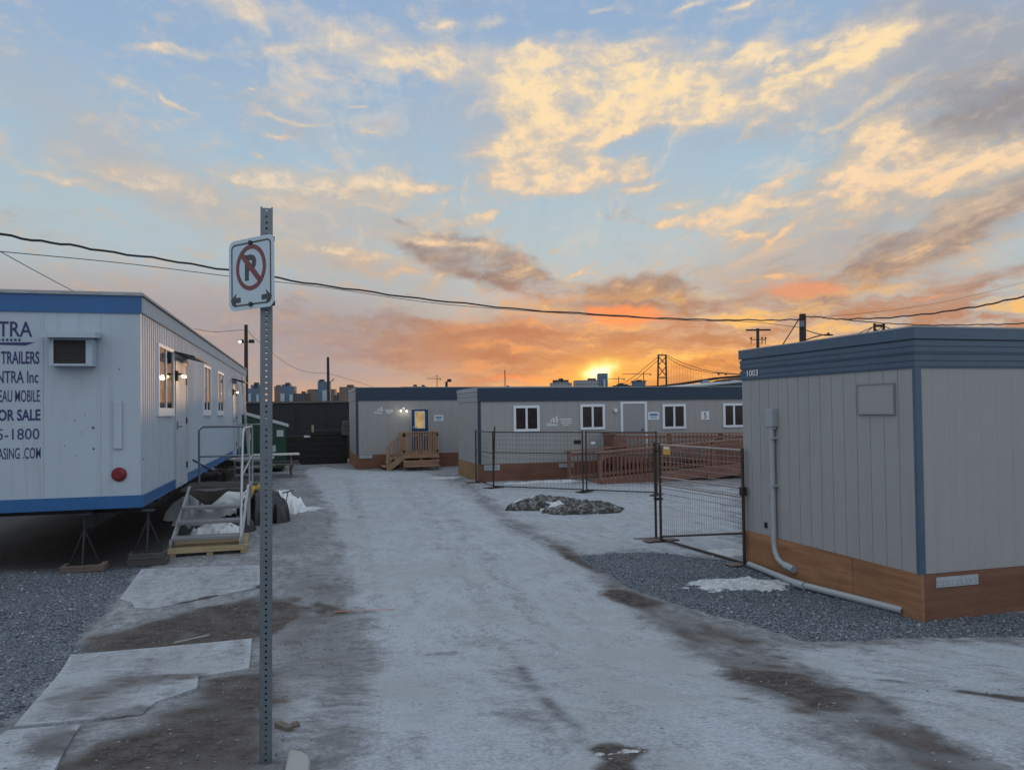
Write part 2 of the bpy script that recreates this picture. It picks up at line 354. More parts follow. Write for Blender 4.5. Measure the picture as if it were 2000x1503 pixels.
plain('siding shade', (.22, .22, .225), .6, vary=.1)  # darker siding tone, painting the groove shadow round the cover panel
wood('pallet wood', (.33, .25, .15), (.45, .36, .23), 'x')
wood('pad wood', (.115, .085, .078), (.17, .125, .11), 'x')
wood('pad grey', (.055, .05, .05), (.09, .082, .08), 'x')
plain('trailer side trim', (.34, .385, .43), .8, vary=.06, spec=.15)
def lit_pane(t, b):
    p = t.node('ShaderNodeTexCoord').outputs['Object']
    n = t.noise(t.mapping(p, scale=(5, 5, 2.2)), 1.0, 3, .5)
    c = t.mix(t.smooth(n, .35, .65), (.50, .30, .10), (.74, .50, .20))
    t.put(b.inputs['Base Color'], (.05, .05, .05, 1)); b.inputs['Roughness'].default_value = .2
    t.put(b.inputs['Emission Color'], c); b.inputs['Emission Strength'].default_value = .6
material('lit pane', lit_pane)
plain('bulb', (.9, .8, .6), .3, emit=((1.0, .80, .52), 2.2))
plain('bulb cool', (.9, .9, .9), .3, emit=((1.0, .92, .78), 2.5))
def snow(t, b):
    p = t.node('ShaderNodeTexCoord').outputs['Object']
    n = t.noise(p, 14, 6, .65); n2 = t.noise(p, 3, 4, .6)
    c = t.mix(t.smooth(n, .35, .7), (.36, .39, .41), (.58, .60, .63))
    c = t.mix(t.smooth(n2, .56, .72)*.5, c, (.22, .21, .2))
    t.put(b.inputs['Base Color'], c); b.inputs['Roughness'].default_value = .8
    bn = t.node('ShaderNodeBump'); bn.inputs['Strength'].default_value = .8; bn.inputs['Distance'].default_value = .02
    t.put(bn.inputs['Height'], n); t.links.new(bn.outputs[0], b.inputs['Normal'])
material('snow', snow)
def soil(t, b):
    p = t.node('ShaderNodeTexCoord').outputs['Object']
    n = t.noise(p, 9, 7, .7); n2 = t.noise(p, 30, 5, .65)
    c = t.mix(t.smooth(n, .35, .7), (.030, .027, .025), (.085, .077, .072))
    nz = t.sep(t.node('ShaderNodeNewGeometry').outputs['Normal'])[2]
    c = t.mix(t.smooth(n*.9+n2*.5+nz*.08, .74, .86)*.6, c, (.27, .29, .31))
    t.put(b.inputs['Base Color'], c); b.inputs['Roughness'].default_value = .9
    bn = t.node('ShaderNodeBump'); bn.inputs['Strength'].default_value = .6; bn.inputs['Distance'].default_value = .03
    t.put(bn.inputs['Height'], n2); t.links.new(bn.outputs[0], b.inputs['Normal'])
material('soil', soil)
def stone(t, b):
    oi = t.node('ShaderNodeNewGeometry').outputs['Random Per Island']
    c = t.ramp(oi, [(0, (.06, .07, .085)), (.5, (.13, .15, .18)), (.85, (.2, .225, .26)), (1, (.30, .32, .35))])
    t.put(b.inputs['Base Color'], c); b.inputs['Roughness'].default_value = .85
material('gravel stone', stone)
def ground_mat(t, b):
    p = t.node('ShaderNodeTexCoord').outputs['Object']
    def at(n):
        a = t.node('ShaderNodeAttribute', attribute_name=n); return X(t, a.outputs['Fac'])
    frost, dirt, grav, cracks_and_shade = at('frost'), at('dirt'), at('gravel'), at('cracks_and_shade')
    n0 = t.noise(p, .55, 5, .6); n1 = t.noise(p, 2.1, 6, .66); n2 = t.noise(p, 9, 6, .68); n3 = t.noise(p, 45, 4, .7); n4 = t.noise(p, 150, 2, .6)
    rub = t.noise(t.mapping(p, scale=(1.6, .5, 1), rot=(0, 0, rad(12))), 3.0, 6, .66)
    base = t.mix(t.smooth(n2, .3, .7), (.115, .117, .125), (.20, .203, .213))
    ff = frost+(n1-.5)*1.0+(n2-.5)*.9+(rub-.5)*1.3+(n3-.5)*.8+(n0-.5)*.7
    fr = t.smooth(ff, .18, 1.12)
    fcol = t.mix(t.smooth(n3+(n4-.5)*.6, .3, .7), (.275, .303, .342), (.41, .44, .485))
    fcol = t.mix(t.smooth(n0+(n1-.5)*.6, .42, .66)*.6, fcol, (.27, .28, .29))
    c = t.mix(fr, base, fcol)
    df = dirt+(n1-.5)*1.1+(n2-.5)*1.3+(rub-.5)*.9+(n3-.5)*.4
    dcol = t.mix(t.smooth(n2+(n3-.5)*.7, .3, .72), (.024, .018, .017), (.108, .09, .083))
    dcol = t.mix(t.smooth(n0, .45, .65)*.4*t.smooth(dirt, .9, .6), dcol, (.13, .122, .12))
    dcol = t.mix(t.smooth(n4*.5+n3*.5, .60, .70)*.5, dcol, (.26, .27, .29))
    c = t.mix(t.smooth(df, .3, .95), c, dcol)
    # gravel stones
    vo = t.node('ShaderNodeTexVoronoi', feature='F1'); t.put(vo.inputs['Vector'], p); vo.inputs['Scale'].default_value = 62
    vr = t.sep(vo.outputs['Color'])[0]; vd = X(t, vo.outputs['Distance'])
    gc = t.ramp(vr, [(0, (.07, .084, .105)), (.5, (.145, .17, .205)), (.85, (.22, .25, .29)), (1, (.34, .37, .4))])
    gc = t.mix(t.smooth(vd, .35, .75), gc, (.03, .033, .042))
    gc = t.mix(t.smooth(n1, .52, .75)*.4, gc, (.09, .085, .085))
    gm = t.smooth(grav+(n2-.5)*.5+(n3-.5)*.35, .4, .62)
    c = t.mix(gm, c, gc)
    # small dark crumbs and pale grit everywhere
    vo2 = t.node('ShaderNodeTexVoronoi', feature='F1'); t.put(vo2.inputs['Vector'], p); vo2.inputs['Scale'].default_value = 6.5
    crumb = t.smooth(X(t, vo2.outputs['Distance'])+(n3-.5)*.10, .10, .055)*t.smooth(t.sep(vo2.outputs['Color'])[1], .50, .54)
    c = t.mix(crumb*.75, c, (.05, .048, .05))
    vo3 = t.node('ShaderNodeTexVoronoi', feature='F1'); t.put(vo3.inputs['Vector'], p); vo3.inputs['Scale'].default_value = 15
    grit = t.smooth(X(t, vo3.outputs['Distance'])+(n4-.5)*.15, .17, .08)*t.smooth(t.sep(vo3.outputs['Color'])[0], .70, .75)
    c = t.mix(grit*.55, c, (.42, .44, .47))
    c = t.mix(cracks_and_shade*.9, c, (.026, .022, .023))
    t.put(b.inputs['Base Color'], c)
    t.put(b.inputs['Roughness'], t.math('ADD', .92, cracks_and_shade*-.3)); b.inputs['Specular IOR Level'].default_value = .25
    bn = t.node('ShaderNodeBump'); bn.inputs['Strength'].default_value = .6; bn.inputs['Distance'].default_value = .02
    hgt = n2*.5+n3*.35+gm*(.5-vd)*1.2+dirt*n3*.5
    t.put(bn.inputs['Height'], hgt); t.links.new(bn.outputs[0], b.inputs['Normal'])
material('yard ground', ground_mat)
def boardmat(t, b):
    p = t.node('ShaderNodeTexCoord').outputs['Object']
    n1 = t.noise(p, 1.8, 6, .68); n2 = t.noise(p, 9, 6, .65); n3 = t.noise(p, 60, 4, .65)
    c = t.mix(t.smooth(n2, .3, .7), (.235, .25, .265), (.36, .385, .405))
    c = t.mix(t.smooth(n1+(n2-.5)*.7, .40, .60)*.9, c, t.mix(n2.k, (.12, .095, .085), (.22, .185, .165)))
    c = t.mix(t.smooth(n3, .62, .72)*.5, c, (.07, .06, .055))
    t.put(b.inputs['Base Color'], c); b.inputs['Roughness'].default_value = .85; b.inputs['Specular IOR Level'].default_value = .2
    bn = t.node('ShaderNodeBump'); bn.inputs['Strength'].default_value = .4; bn.inputs['Distance'].default_value = .01
    t.put(bn.inputs['Height'], n3*.5+n2*.5); t.links.new(bn.outputs[0], b.inputs['Normal'])
material('frosted board', boardmat)
def facade(name, c_wall, c_win, sx=3.2, sz=3.4):
    """a far tower: rows of dark openings with depth-free window strips"""
    def f(t, b):
        p = t.node('ShaderNodeTexCoord').outputs['Object']; x, y, z = t.sep(p)
        fx = t.math('FRACT', (x+y)/sx); fz = t.math('FRACT', z/sz)
        m = t.math('GREATER_THAN', fx, .38)*t.math('GREATER_THAN', fz, .45)
        n = t.noise(p, .08, 3, .6)
        c = t.mix(m*t.smooth(n, .2, .6), c_wall, c_win)
        t.put(b.inputs['Base Color'], c); b.inputs['Roughness'].default_value = .6
    return material(name, f)
facade('facade blue', (.085, .13, .19), (.05, .08, .125))  # bluish grey carries the distance haze in the colour
facade('facade brick', (.15, .105, .09), (.07, .055, .055))
facade('facade pale', (.25, .26, .27), (.12, .125, .13))
facade('facade dark', (.055, .052, .062), (.025, .025, .03))

# ------------------------------------------------------------------ mesh helpers
class MB:
    def __init__(s): s.v, s.f, s.sm = [], [], []
    def add(s, verts, faces, smooth=False):
        o = len(s.v); s.v += [tuple(v) for v in verts]
        for f in faces: s.f.append([i+o for i in f]); s.sm.append(smooth)
        return s
    def box(s, x0, y0, z0, x1, y1, z1):
        x0, x1 = sorted((x0, x1)); y0, y1 = sorted((y0, y1)); z0, z1 = sorted((z0, z1))
        return s.add([(x0, y0, z0), (x1, y0, z0), (x1, y1, z0), (x0, y1, z0), (x0, y0, z1), (x1, y0, z1), (x1, y1, z1), (x0, y1, z1)],
                     [(3, 2, 1, 0), (4, 5, 6, 7), (0, 1, 5, 4), (1, 2, 6, 5), (2, 3, 7, 6), (3, 0, 4, 7)])
    def bar(s, p, q, w, h, up=(0, 0, 1)):
        p, q = Vector(p), Vector(q); d = (q-p).normalized(); u = Vector(up)
        if abs(d.dot(u)) > .98: u = Vector((0, 1, 0))
        a = d.cross(u).normalized()*(w/2); b = a.cross(d).normalized()*(h/2)
        vs_ = [p-a-b, p+a-b, p+a+b, p-a+b, q-a-b, q+a-b, q+a+b, q-a+b]
        return s.add(vs_, [(3, 2, 1, 0), (4, 5, 6, 7), (0, 1, 5, 4), (1, 2, 6, 5), (2, 3, 7, 6), (3, 0, 4, 7)])
    def tube(s, pts, r, n=8, r1=None, cap=True):
        pts = [Vector(p) for p in pts]; vs_ = []; m = len(pts); ref = None
        for i, p in enumerate(pts):
            d = (pts[min(i+1, m-1)]-pts[max(i-1, 0)]).normalized()
            if ref is None:
                ref = Vector((0, 0, 1)) if abs(d.z) < .9 else Vector((1, 0, 0))
            a = (ref-d*ref.dot(d)).normalized(); b = d.cross(a); ref = a
            rr = r if r1 is None else r+(r1-r)*i/max(1, m-1)
            vs_ += [p+(a*math.cos(2*math.pi*k/n)+b*math.sin(2*math.pi*k/n))*rr for k in range(n)]
        fs = [(i*n+k, i*n+(k+1) % n, (i+1)*n+(k+1) % n, (i+1)*n+k) for i in range(m-1) for k in range(n)]
        s.add(vs_, fs, True)
        if cap:
            s.add(vs_[:n], [tuple(reversed(range(n)))]); s.add(vs_[-n:], [tuple(range(n))])
        return s
    def ball(s, c, r, n=8, sq=(1, 1, 1)):
        vs_, fs = [], []
        for i in range(n+1):
            th = math.pi*i/n
            for k in range(2*n):
                ph = math.pi*k/n
                vs_.append((c[0]+r*sq[0]*math.sin(th)*math.cos(ph), c[1]+r*sq[1]*math.sin(th)*math.sin(ph), c[2]+r*sq[2]*math.cos(th)))
        for i in range(n):
            for k in range(2*n):
                fs.append((i*2*n+k, (i+1)*2*n+k, (i+1)*2*n+(k+1) % (2*n), i*2*n+(k+1) % (2*n)))
        return s.add(vs_, fs, True)
    def prism(s, poly, z0, z1):
        n = len(poly)
        vs_ = [(x, y, z0) for x, y in poly]+[(x, y, z1) for x, y in poly]
        return s.add(vs_, [tuple(reversed(range(n))), tuple(range(n, 2*n))]+[(i, (i+1) % n, n+(i+1) % n, n+i) for i in range(n)])
    def slab(s, poly3, n, d):
        """polygon of 3-D points given a thickness d along n"""
        n = Vector(n).normalized()*d; k = len(poly3); a = [Vector(p) for p in poly3]
        return s.add(a+[p+n for p in a], [tuple(reversed(range(k))), tuple(range(k, 2*k))]+[(i, (i+1) % k, k+(i+1) % k, k+i) for i in range(k)])
    def build(s, name, mat, parent=None, bevel=0.0, loc=None):
        me = bpy.data.meshes.new(name); me.from_pydata(s.v, [], s.f); me.update()
        bm = bmesh.new(); bm.from_mesh(me); bmesh.ops.recalc_face_normals(bm, faces=bm.faces); bm.to_mesh(me); bm.free()
        if len(me.polygons) == len(s.sm): me.polygons.foreach_set('use_smooth', s.sm)
        me.materials.append(MATS[mat])
        o = bpy.data.objects.new(name, me); COL.objects.link(o)
        if parent is not None: o.parent = parent
        if loc is not None: o.location = loc
        if bevel:
            md = o.modifiers.new('bevel', 'BEVEL'); md.width = bevel; md.segments = 2; md.limit_method = 'ANGLE'
        return o
def build_each(mb, name, mat, parent=None, bevel=0.0):
    """every loose piece of mb becomes a part of its own"""
    par = list(range(len(mb.v)))
    def root(i):
        while par[i] != i: par[i] = par[par[i]]; i = par[i]
        return i
    for f in mb.f:
        for k in f[1:]: par[root(k)] = root(f[0])
    groups = {}
    # caps of tubes repeat the ring's points: join by position
    seen = {}
    for i, v in enumerate(mb.v):
        q = tuple(round(c, 5) for c in v)
        if q in seen: par[root(i)] = root(seen[q])
        else: seen[q] = i
    for f, s_ in zip(mb.f, mb.sm): groups.setdefault(root(f[0]), []).append((f, s_))
    out = []
    for fs in groups.values():
        used = sorted({i for f, _ in fs for i in f}); mp = {k: i for i, k in enumerate(used)}
        m = MB(); m.v = [mb.v[i] for i in used]; m.f = [[mp[i] for i in f] for f, _ in fs]; m.sm = [s_ for _, s_ in fs]
        out.append(m.build(name, mat, parent, bevel))
    return out
def tag(o, label=None, cat=None, group=None, kind=None):
    if label: o['label'] = label
    if cat: o['category'] = cat
    if group: o['group'] = group
    if kind: o['kind'] = kind
    return o
def empty(name, loc, label, cat, group=None, rz=0.0):
    o = bpy.data.objects.new(name, None); COL.objects.link(o); o.location = loc; o.rotation_euler = (0, 0, rz)
    o.empty_display_size = .2
    return tag(o, label, cat, group)
def copy_thing(root, loc, rz=None, label=None):
    r = root.copy(); COL.objects.link(r); r.location = loc
    if rz is not None: r.rotation_euler = (0, 0, rz)
    if label: r['label'] = label
    for ch in list(root.children):
        c = ch.copy(); COL.objects.link(c); c.parent = r
        for g in list(ch.children):
            k = g.copy(); COL.objects.link(k); k.parent = c
    return r
def text_mb(mb, body, o, ex, ey, w, h, bold=0.0, depth=.002, mirror=False):
    """lettering filling the rectangle with lower-left corner o, edges ex*w and ey*h"""
    cu = bpy.data.curves.new('t', 'FONT'); cu.body = body; cu.offset = bold; cu.resolution_u = 3
    ob = bpy.data.objects.new('t', cu); COL.objects.link(ob)
    dg = bpy.context.evaluated_depsgraph_get(); me = bpy.data.meshes.new_from_object(ob.evaluated_get(dg))
    bpy.data.objects.remove(ob); bpy.data.curves.remove(cu)
    xs = [v.co.x for v in me.vertices]; ys = [v.co.y for v in me.vertices]
    x0, x1, y0, y1 = min(xs), max(xs), min(ys), max(ys)
    o, ex, ey = Vector(o), Vector(ex), Vector(ey)
    sx = w/(x1-x0) if w else h/(y1-y0)
    mb.add([o+ex*((v.co.x-x0)*sx)+ey*((v.co.y-y0)/(y1-y0)*h) for v in me.vertices], [list(p.vertices) for p in me.polygons])
    bpy.data.meshes.remove(me); return (x1-x0)*sx
def grooved(mb, p0, p1, z0, z1, out, step=.2, gw=.012, gd=.008, jit=0):
    """wall sheet from p0 to p1 with upright grooves; out = outward normal"""
    p0, p1, out = Vector((*p0, 0)), Vector((*p1, 0)), Vector((*out, 0)); L = (p1-p0).length; d = (p1-p0)/L
    prof = [(0, 0)]; x = step
    while x < L-gw:
        prof += [(x-gw/2, 0), (x-gw/3, -gd), (x+gw/3, -gd), (x+gw/2, 0)]; x += step
    prof.append((L, 0)); n = len(prof)
    vs_ = [p0+d*a+out*b+Vector((0, 0, z)) for z in (z0, z1) for a, b in prof]
    mb.add(vs_, [(i, i+1, n+i+1, n+i) for i in range(n-1)])
    return mb

# ------------------------------------------------------------------ ground sheet
def frange(a, b, st): return list(np.arange(a, b-1e-6, st))
gx = np.array([-3500, -1200, -400, -150, -60, -30, -20]+frange(-14, -8, .5)+frange(-8, -4, .1)+frange(-4, 7.6, .045)+frange(7.6, 16, .12)+frange(16, 26, 1)+[30, 45, 80, 200, 600, 1500, 3500])
gy = np.array([-3500, -1000, -300, -100, -40, -20, -10, -6]+frange(-4, 1.6, .4)+frange(1.6, 9, .045)+frange(9, 16, .09)+frange(16, 38, .18)+frange(38, 60, 2)+[70, 100, 200, 500, 1200, 3500])
GX, GY = np.meshgrid(gx, gy)
GD = GX*math.sin(YAW)+GY*math.cos(YAW)
_sm = np.clip((7.4-GD)/5, 0, 1); GZ = .68*_sm*_sm*(3-2*_sm)
def vnoise(x, y, seed):
    r = np.random.default_rng(seed).random((64, 64)); xi, yi = np.floor(x).astype(int), np.floor(y).astype(int)
    fx, fy = x-xi, y-yi; fx, fy = fx*fx*(3-2*fx), fy*fy*(3-2*fy)
    g = lambda a, b: r[a % 64, b % 64]
    return (g(xi, yi)*(1-fx)+g(xi+1, yi)*fx)*(1-fy)+(g(xi, yi+1)*(1-fx)+g(xi+1, yi+1)*fx)*fy
_near = ((GX > -8) & (GX < 16) & (GY > 1.5) & (GY < 38)).astype(float)
GZ = GZ+_near*(.014*(vnoise(GX*1.3, GY*1.3, 1)-.5)+.012*(vnoise(GX*4, GY*4, 2)-.5)+.008*(vnoise(GX*13, GY*13, 3)-.5))
def gh(x, y):
    """surface height (analytic, without the small bumps)"""
    return gz(x, y)
def sdist(poly, GX=GX, GY=GY):
    """signed distance (inside negative) of the grid to a ground polygon given in photograph pixels"""
    P = [ground(*q) for q in poly]; d2 = np.full(GX.shape, 1e9); ins = np.zeros(GX.shape, bool); n = len(P)
    for i in range(n):
        ax, ay, bx, by = P[i].x, P[i].y, P[(i+1) % n].x, P[(i+1) % n].y
        ex, ey = bx-ax, by-ay; L = ex*ex+ey*ey+1e-12
        tt = np.clip(((GX-ax)*ex+(GY-ay)*ey)/L, 0, 1)
        d2 = np.minimum(d2, (GX-ax-tt*ex)**2+(GY-ay-tt*ey)**2)
        c = ((ay > GY) != (by > GY)) & (GX < ex*(GY-ay)/(by-ay+1e-12)+ax); ins ^= c
    return np.where(ins, -1, 1)*np.sqrt(d2)
def area(poly, soft, warp=.0, seed=5):
    d = sdist(poly)
    if warp: d = d+warp*(vnoise(GX*1.7, GY*1.7, seed)-.5)*2+warp*.6*(vnoise(GX*6, GY*6, seed+1)-.5)*2
    return np.clip(.5-d/soft, 0, 1)
def line(pts, r):
    P = [ground(*q) for q in pts]; d2 = np.full(GX.shape, 1e9)
    for a, b in zip(P, P[1:]):
        ex, ey = b.x-a.x, b.y-a.y; tt = np.clip(((GX-a.x)*ex+(GY-a.y)*ey)/(ex*ex+ey*ey+1e-12), 0, 1)
        d2 = np.minimum(d2, (GX-a.x-tt*ex)**2+(GY-a.y-tt*ey)**2)
    return np.clip(1-np.sqrt(d2)/r, 0, 1)
frost = np.full(GX.shape, .42); dirt = np.zeros(GX.shape); grav = np.zeros(GX.shape); cracks_and_shade = np.zeros(GX.shape)
ROAD = [(640, 912), (700, 918), (830, 922), (905, 940), (1000, 1030), (1130, 1085), (1240, 1165), (1470, 1320), (1700, 1503), (1750, 1560), (640, 1560), (640, 1420), (690, 1300), (670, 1200), (655, 1080), (640, 1000), (600, 935), (590, 915)]
YARD = [(905, 935), (1450, 950), (1460, 1100), (1290, 1078), (1130, 1083), (1000, 1020)]
RIGHT = [(1600, 1262), (2060, 1250), (2100, 1560), (1960, 1560), (1700, 1385), (1480, 1270)]
GRAVEL_R = [(1128, 1086), (1200, 1079), (1290, 1077), (1460, 1098), (1800, 1190), (2100, 1200), (2100, 1240), (1800, 1246), (1580, 1250), (1420, 1205), (1230, 1150)]
GRAVEL_L = [(-300, 985), (330, 990), (420, 960), (330, 1075), (300, 1105), (262, 1125), (165, 1240), (130, 1282), (0, 1435), (-120, 1560), (-600, 1560)]
frost = np.maximum(frost, .98*area(ROAD, .5, .12)); frost = np.maximum(frost, .88*area(YARD, .8, .2)); frost = np.maximum(frost, .90*area(RIGHT, .5, .15))
frost = np.maximum(frost, .8*area([(1130, 1078), (1480, 1262), (1700, 1385), (1960, 1560), (1750, 1560), (1470, 1330), (1240, 1175)], .3, .1)*.75)
frost = np.maximum(frost, .74*area([(540, 1340), (690, 1330), (760, 1503), (560, 1520)], .5, .15))
SIDE = [(545, 915), (605, 930), (645, 1000), (655, 1080), (690, 1190), (700, 1300), (545, 1330), (540, 1100), (560, 1000)]
dirt = np.maximum(dirt, .44*area(SIDE, .6, .25, 8)); frost = np.maximum(frost, .58*area(SIDE, .6, .2, 18))
dirt = np.maximum(dirt, .9*area([(150, 1245), (330, 1205), (505, 1160), (640, 1180), (560, 1240), (380, 1265), (250, 1280), (135, 1290)], .25, .1, 9))
dirt = np.maximum(dirt, .85*area([(90, 1503), (190, 1440), (380, 1370), (400, 1325), (560, 1300), (570, 1400), (545, 1530), (60, 1540)], .25, .08, 10))
dirt = np.maximum(dirt, .55*area([(560, 1120), (700, 1140), (660, 1200), (620, 1290), (540, 1310)], .5, .2, 11))
# the strip of bared ground along the right wheel track
def fnoise(sx, sy, seed, rot=0.0):
    c, s2 = math.cos(rot), math.sin(rot); u, v = GX*c-GY*s2, GX*s2+GY*c
    return (.5*vnoise(u*sx, v*sy, seed)+.3*vnoise(u*sx*2.3, v*sy*2.3, seed+1)+.2*vnoise(u*sx*5.1, v*sy*5.1, seed+2))
STRIP = [(850, 928), (905, 938), (960, 985), (1060, 1050), (1160, 1090), (1320, 1185), (1470, 1258), (1640, 1345), (1800, 1430), (1960, 1520), (1800, 1530), (1640, 1430), (1480, 1335), (1330, 1245), (1215, 1168), (1090, 1085), (960, 1010)]
st_ = area(STRIP, .22, .10, 12)
frost = np.where(st_ > 0, frost*(1-.48*st_*np.clip((14-GD)/6, .45, 1)), frost)
sn = fnoise(1.3, .55, 60, -.35)
dirt = np.maximum(dirt, st_*np.clip(.30+(sn-.42)*2.2, .12, .92)*np.clip((14-GD)/6, .45, 1))
def rut(pts, r, k, seed):
    m_ = np.clip(line(pts, r)*1.5, 0, 1); return k*m_*np.clip(.55+(fnoise(1.6, 1.0, seed)-.45)*2.2, .15, 1.15)
for pts, r, k in [([(1085, 1068), (1130, 1090), (1180, 1115)], .28, .8), ([(1205, 1160), (1265, 1182), (1320, 1198)], .36, .95), ([(1310, 1215), (1400, 1232), (1470, 1248)], .30, .9), ([(1470, 1315), (1540, 1338), (1640, 1372)], .36, 1.0), ([(1600, 1385), (1720, 1420), (1830, 1462), (1960, 1525)], .32, 1.05),
                  ([(1375, 1360), (1420, 1358), (1465, 1366)], .20, .85), ([(820, 1280), (880, 1276)], .16, .6), ([(1735, 1328), (1790, 1334)], .14, .7), ([(1715, 1352), (1790, 1350)], .13, .8), ([(1900, 1350), (1990, 1362)], .2, .85),
                  ([(560, 1255), (640, 1262)], .22, .9), ([(560, 1170), (650, 1195)], .32, .8), ([(600, 1318), (660, 1322)], .14, .7), ([(650, 1392), (700, 1388)], .10, .6), ([(620, 1442), (655, 1438)], .08, .6), ([(890, 1338), (950, 1340)], .10, .5), ([(545, 1125), (600, 1118)], .10, .7), ([(672, 1118), (700, 1116)], .05, .7), ([(700, 1228), (760, 1230)], .06, .6), ([(1020, 1290), (1060, 1300)], .07, .5), ([(1730, 1408), (1790, 1418)], .06, .6), ([(1690, 1440), (1730, 1444)], .05, .5), ([(1140, 1300), (1010, 1310)], .05, .35)]:
    dirt = np.maximum(dirt, rut(pts, r, k, int(pts[0][0]) % 47))
dirt = np.maximum(dirt, 1.0*area([(1150, 1462), (1200, 1452), (1265, 1468), (1240, 1480), (1210, 1490), (1240, 1515), (1170, 1515), (1190, 1485)], .09, .05, 3))
def crack(pts, r, k, amp=5):
    q = []
    for (x0, y0), (x1, y1) in zip(pts, pts[1:]):
        n_ = max(2, int(math.hypot(x1-x0, y1-y0)/14))
        q += [(x0+(x1-x0)*i/n_+random.uniform(-amp, amp), y0+(y1-y0)*i/n_+random.uniform(-amp, amp)*.35) for i in range(n_)]
    q.append(pts[-1]); return k*line(q, r)*np.clip((fnoise(5, 5, 77)-.30)*3.5, 0, 1)
for pts, r, k in [([(1000, 1285), (1040, 1335), (1065, 1365), (1110, 1418), (1150, 1468)], .075, .85), ([(1450, 1262), (1520, 1280), (1570, 1300), (1615, 1330), (1660, 1345), (1720, 1372), (1800, 1420), (1860, 1460)], .075, .9), ([(1340, 1240), (1400, 1262), (1480, 1290)], .06, .5), ([(1115, 1420), (1105, 1450), (1120, 1480)], .05, .5), ([(1240, 1452), (1270, 1462), (1285, 1480)], .04, .5)]:
    cracks_and_shade = np.maximum(cracks_and_shade, crack(pts, r, k))
for pts, r, k in [([(640, 1560), (720, 1200), (700, 1000), (680, 935)], .22, .30), ([(1180, 1560), (960, 1200), (830, 1000), (770, 935)], .22, .28), ([(1330, 1560), (1040, 1200), (870, 1000), (800, 940)], .20, .25)]:
    frost = frost-k*np.clip(line(pts, r)*1.5, 0, 1)*fnoise(.9, .5, 91)
grav = np.maximum(grav, area(GRAVEL_R, .12, .05, 14)); grav = np.maximum(grav, area(GRAVEL_L, .5, .12, 15))
# very dark earth: the trailer's shade put into the ground colour
cracks_and_shade = np.maximum(cracks_and_shade, 1.0*area([(-700, 985), (270, 1000), (430, 905), (480, 905), (440, 960), (345, 1060), (300, 1100), (200, 1112), (-700, 1128)], .6, .1, 16))
road_m = np.maximum(area(ROAD, .02), 0) > .5
grav_m = (grav > .5)
ny, nx = GX.shape
verts = np.stack([GX.ravel(), GY.ravel(), GZ.ravel()], 1)
idx = np.arange(ny*nx).reshape(ny, nx)
quads = np.stack([idx[:-1, :-1], idx[:-1, 1:], idx[1:, 1:], idx[1:, :-1]], -1).reshape(-1, 4)
cls = np.where(grav_m, 2, np.where(road_m, 1, 0))[:-1, :-1].ravel()
def sheet(name, sel, kind):
    q = quads[cls == sel]; used, inv = np.unique(q, return_inverse=True); inv = inv.reshape(q.shape)
    me = bpy.data.meshes.new(name); me.vertices.add(len(used)); me.vertices.foreach_set('co', verts[used].ravel())
    me.loops.add(inv.size); me.loops.foreach_set('vertex_index', inv.ravel().astype(np.int32))
    me.polygons.add(len(q)); me.polygons.foreach_set('loop_start', np.arange(0, inv.size, 4, dtype=np.int32)); me.polygons.foreach_set('loop_total', np.full(len(q), 4, np.int32))
    me.polygons.foreach_set('use_smooth', np.ones(len(q), bool)); me.update(); me.validate()
    for n, a in (('frost', frost), ('dirt', dirt), ('gravel', grav), ('cracks_and_shade', cracks_and_shade)):
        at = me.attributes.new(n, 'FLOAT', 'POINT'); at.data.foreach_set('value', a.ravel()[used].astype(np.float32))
    me.materials.append(MATS['yard ground'])
    o = bpy.data.objects.new(name, me); COL.objects.link(o); tag(o, kind=kind); return o
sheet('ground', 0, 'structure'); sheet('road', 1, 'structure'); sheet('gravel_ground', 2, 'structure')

# loose stones on the two gravel beds and along the road edges
def stones(name, n, pick, smin, smax, label):
    ico = bmesh.new(); bmesh.ops.create_icosphere(ico, subdivisions=1, radius=1.0)
    iv = np.array([v.co[:] for v in ico.verts]); jf = np.array([[v.index for v in f.verts] for f in ico.faces]); ico.free()
    V, Fc = [], []; k = len(iv)
    pts = pick(n)
    for i, (x, y) in enumerate(pts):
        s_ = smin+(smax-smin)*rng.random()**2.2
        sc = s_*(.6+.7*rng.random(3)); a = rng.random()*6.28; c, s2 = math.cos(a), math.sin(a)
        q = iv*(1+.25*(rng.random((k, 1))-.5))*sc*np.array([1, 1, .75])
        q = np.stack([q[:, 0]*c-q[:, 1]*s2+x, q[:, 0]*s2+q[:, 1]*c+y, q[:, 2]+gz(x, y)+s_*.25], 1)
        V.append(q); Fc.append(jf+i*k)
    V = np.concatenate(V); Fc = np.concatenate(Fc)
    me = bpy.data.meshes.new(name); me.from_pydata(V.tolist(), [], Fc.tolist()); me.materials.append(MATS['gravel stone'])
    o = bpy.data.objects.new(name, me); COL.objects.link(o); tag(o, label=label, cat='gravel', kind='stuff')
gm_idx = np.argwhere((grav > .55) & (cracks_and_shade < .25) & (GX > -6) & (GX < 9) & (GY < 13) & (GY > 1.5))
wgt = (np.gradient(gx)[gm_idx[:, 1]]*np.gradient(gy)[gm_idx[:, 0]]); wgt = wgt/wgt.sum()
def pick_gravel(n):
    s_ = gm_idx[rng.choice(len(gm_idx), n, p=wgt)]
    return np.stack([gx[s_[:, 1]]+rng.normal(0, .04, n), gy[s_[:, 0]]+rng.normal(0, .04, n)], 1)
stones('gravel', 9000, pick_gravel, .005, .019, 'blue grey crushed gravel lying loose beside the trailers')
di = np.argwhere((dirt > .25) & (GX > -4) & (GX < 7) & (GY < 14) & (GY > 1.6))
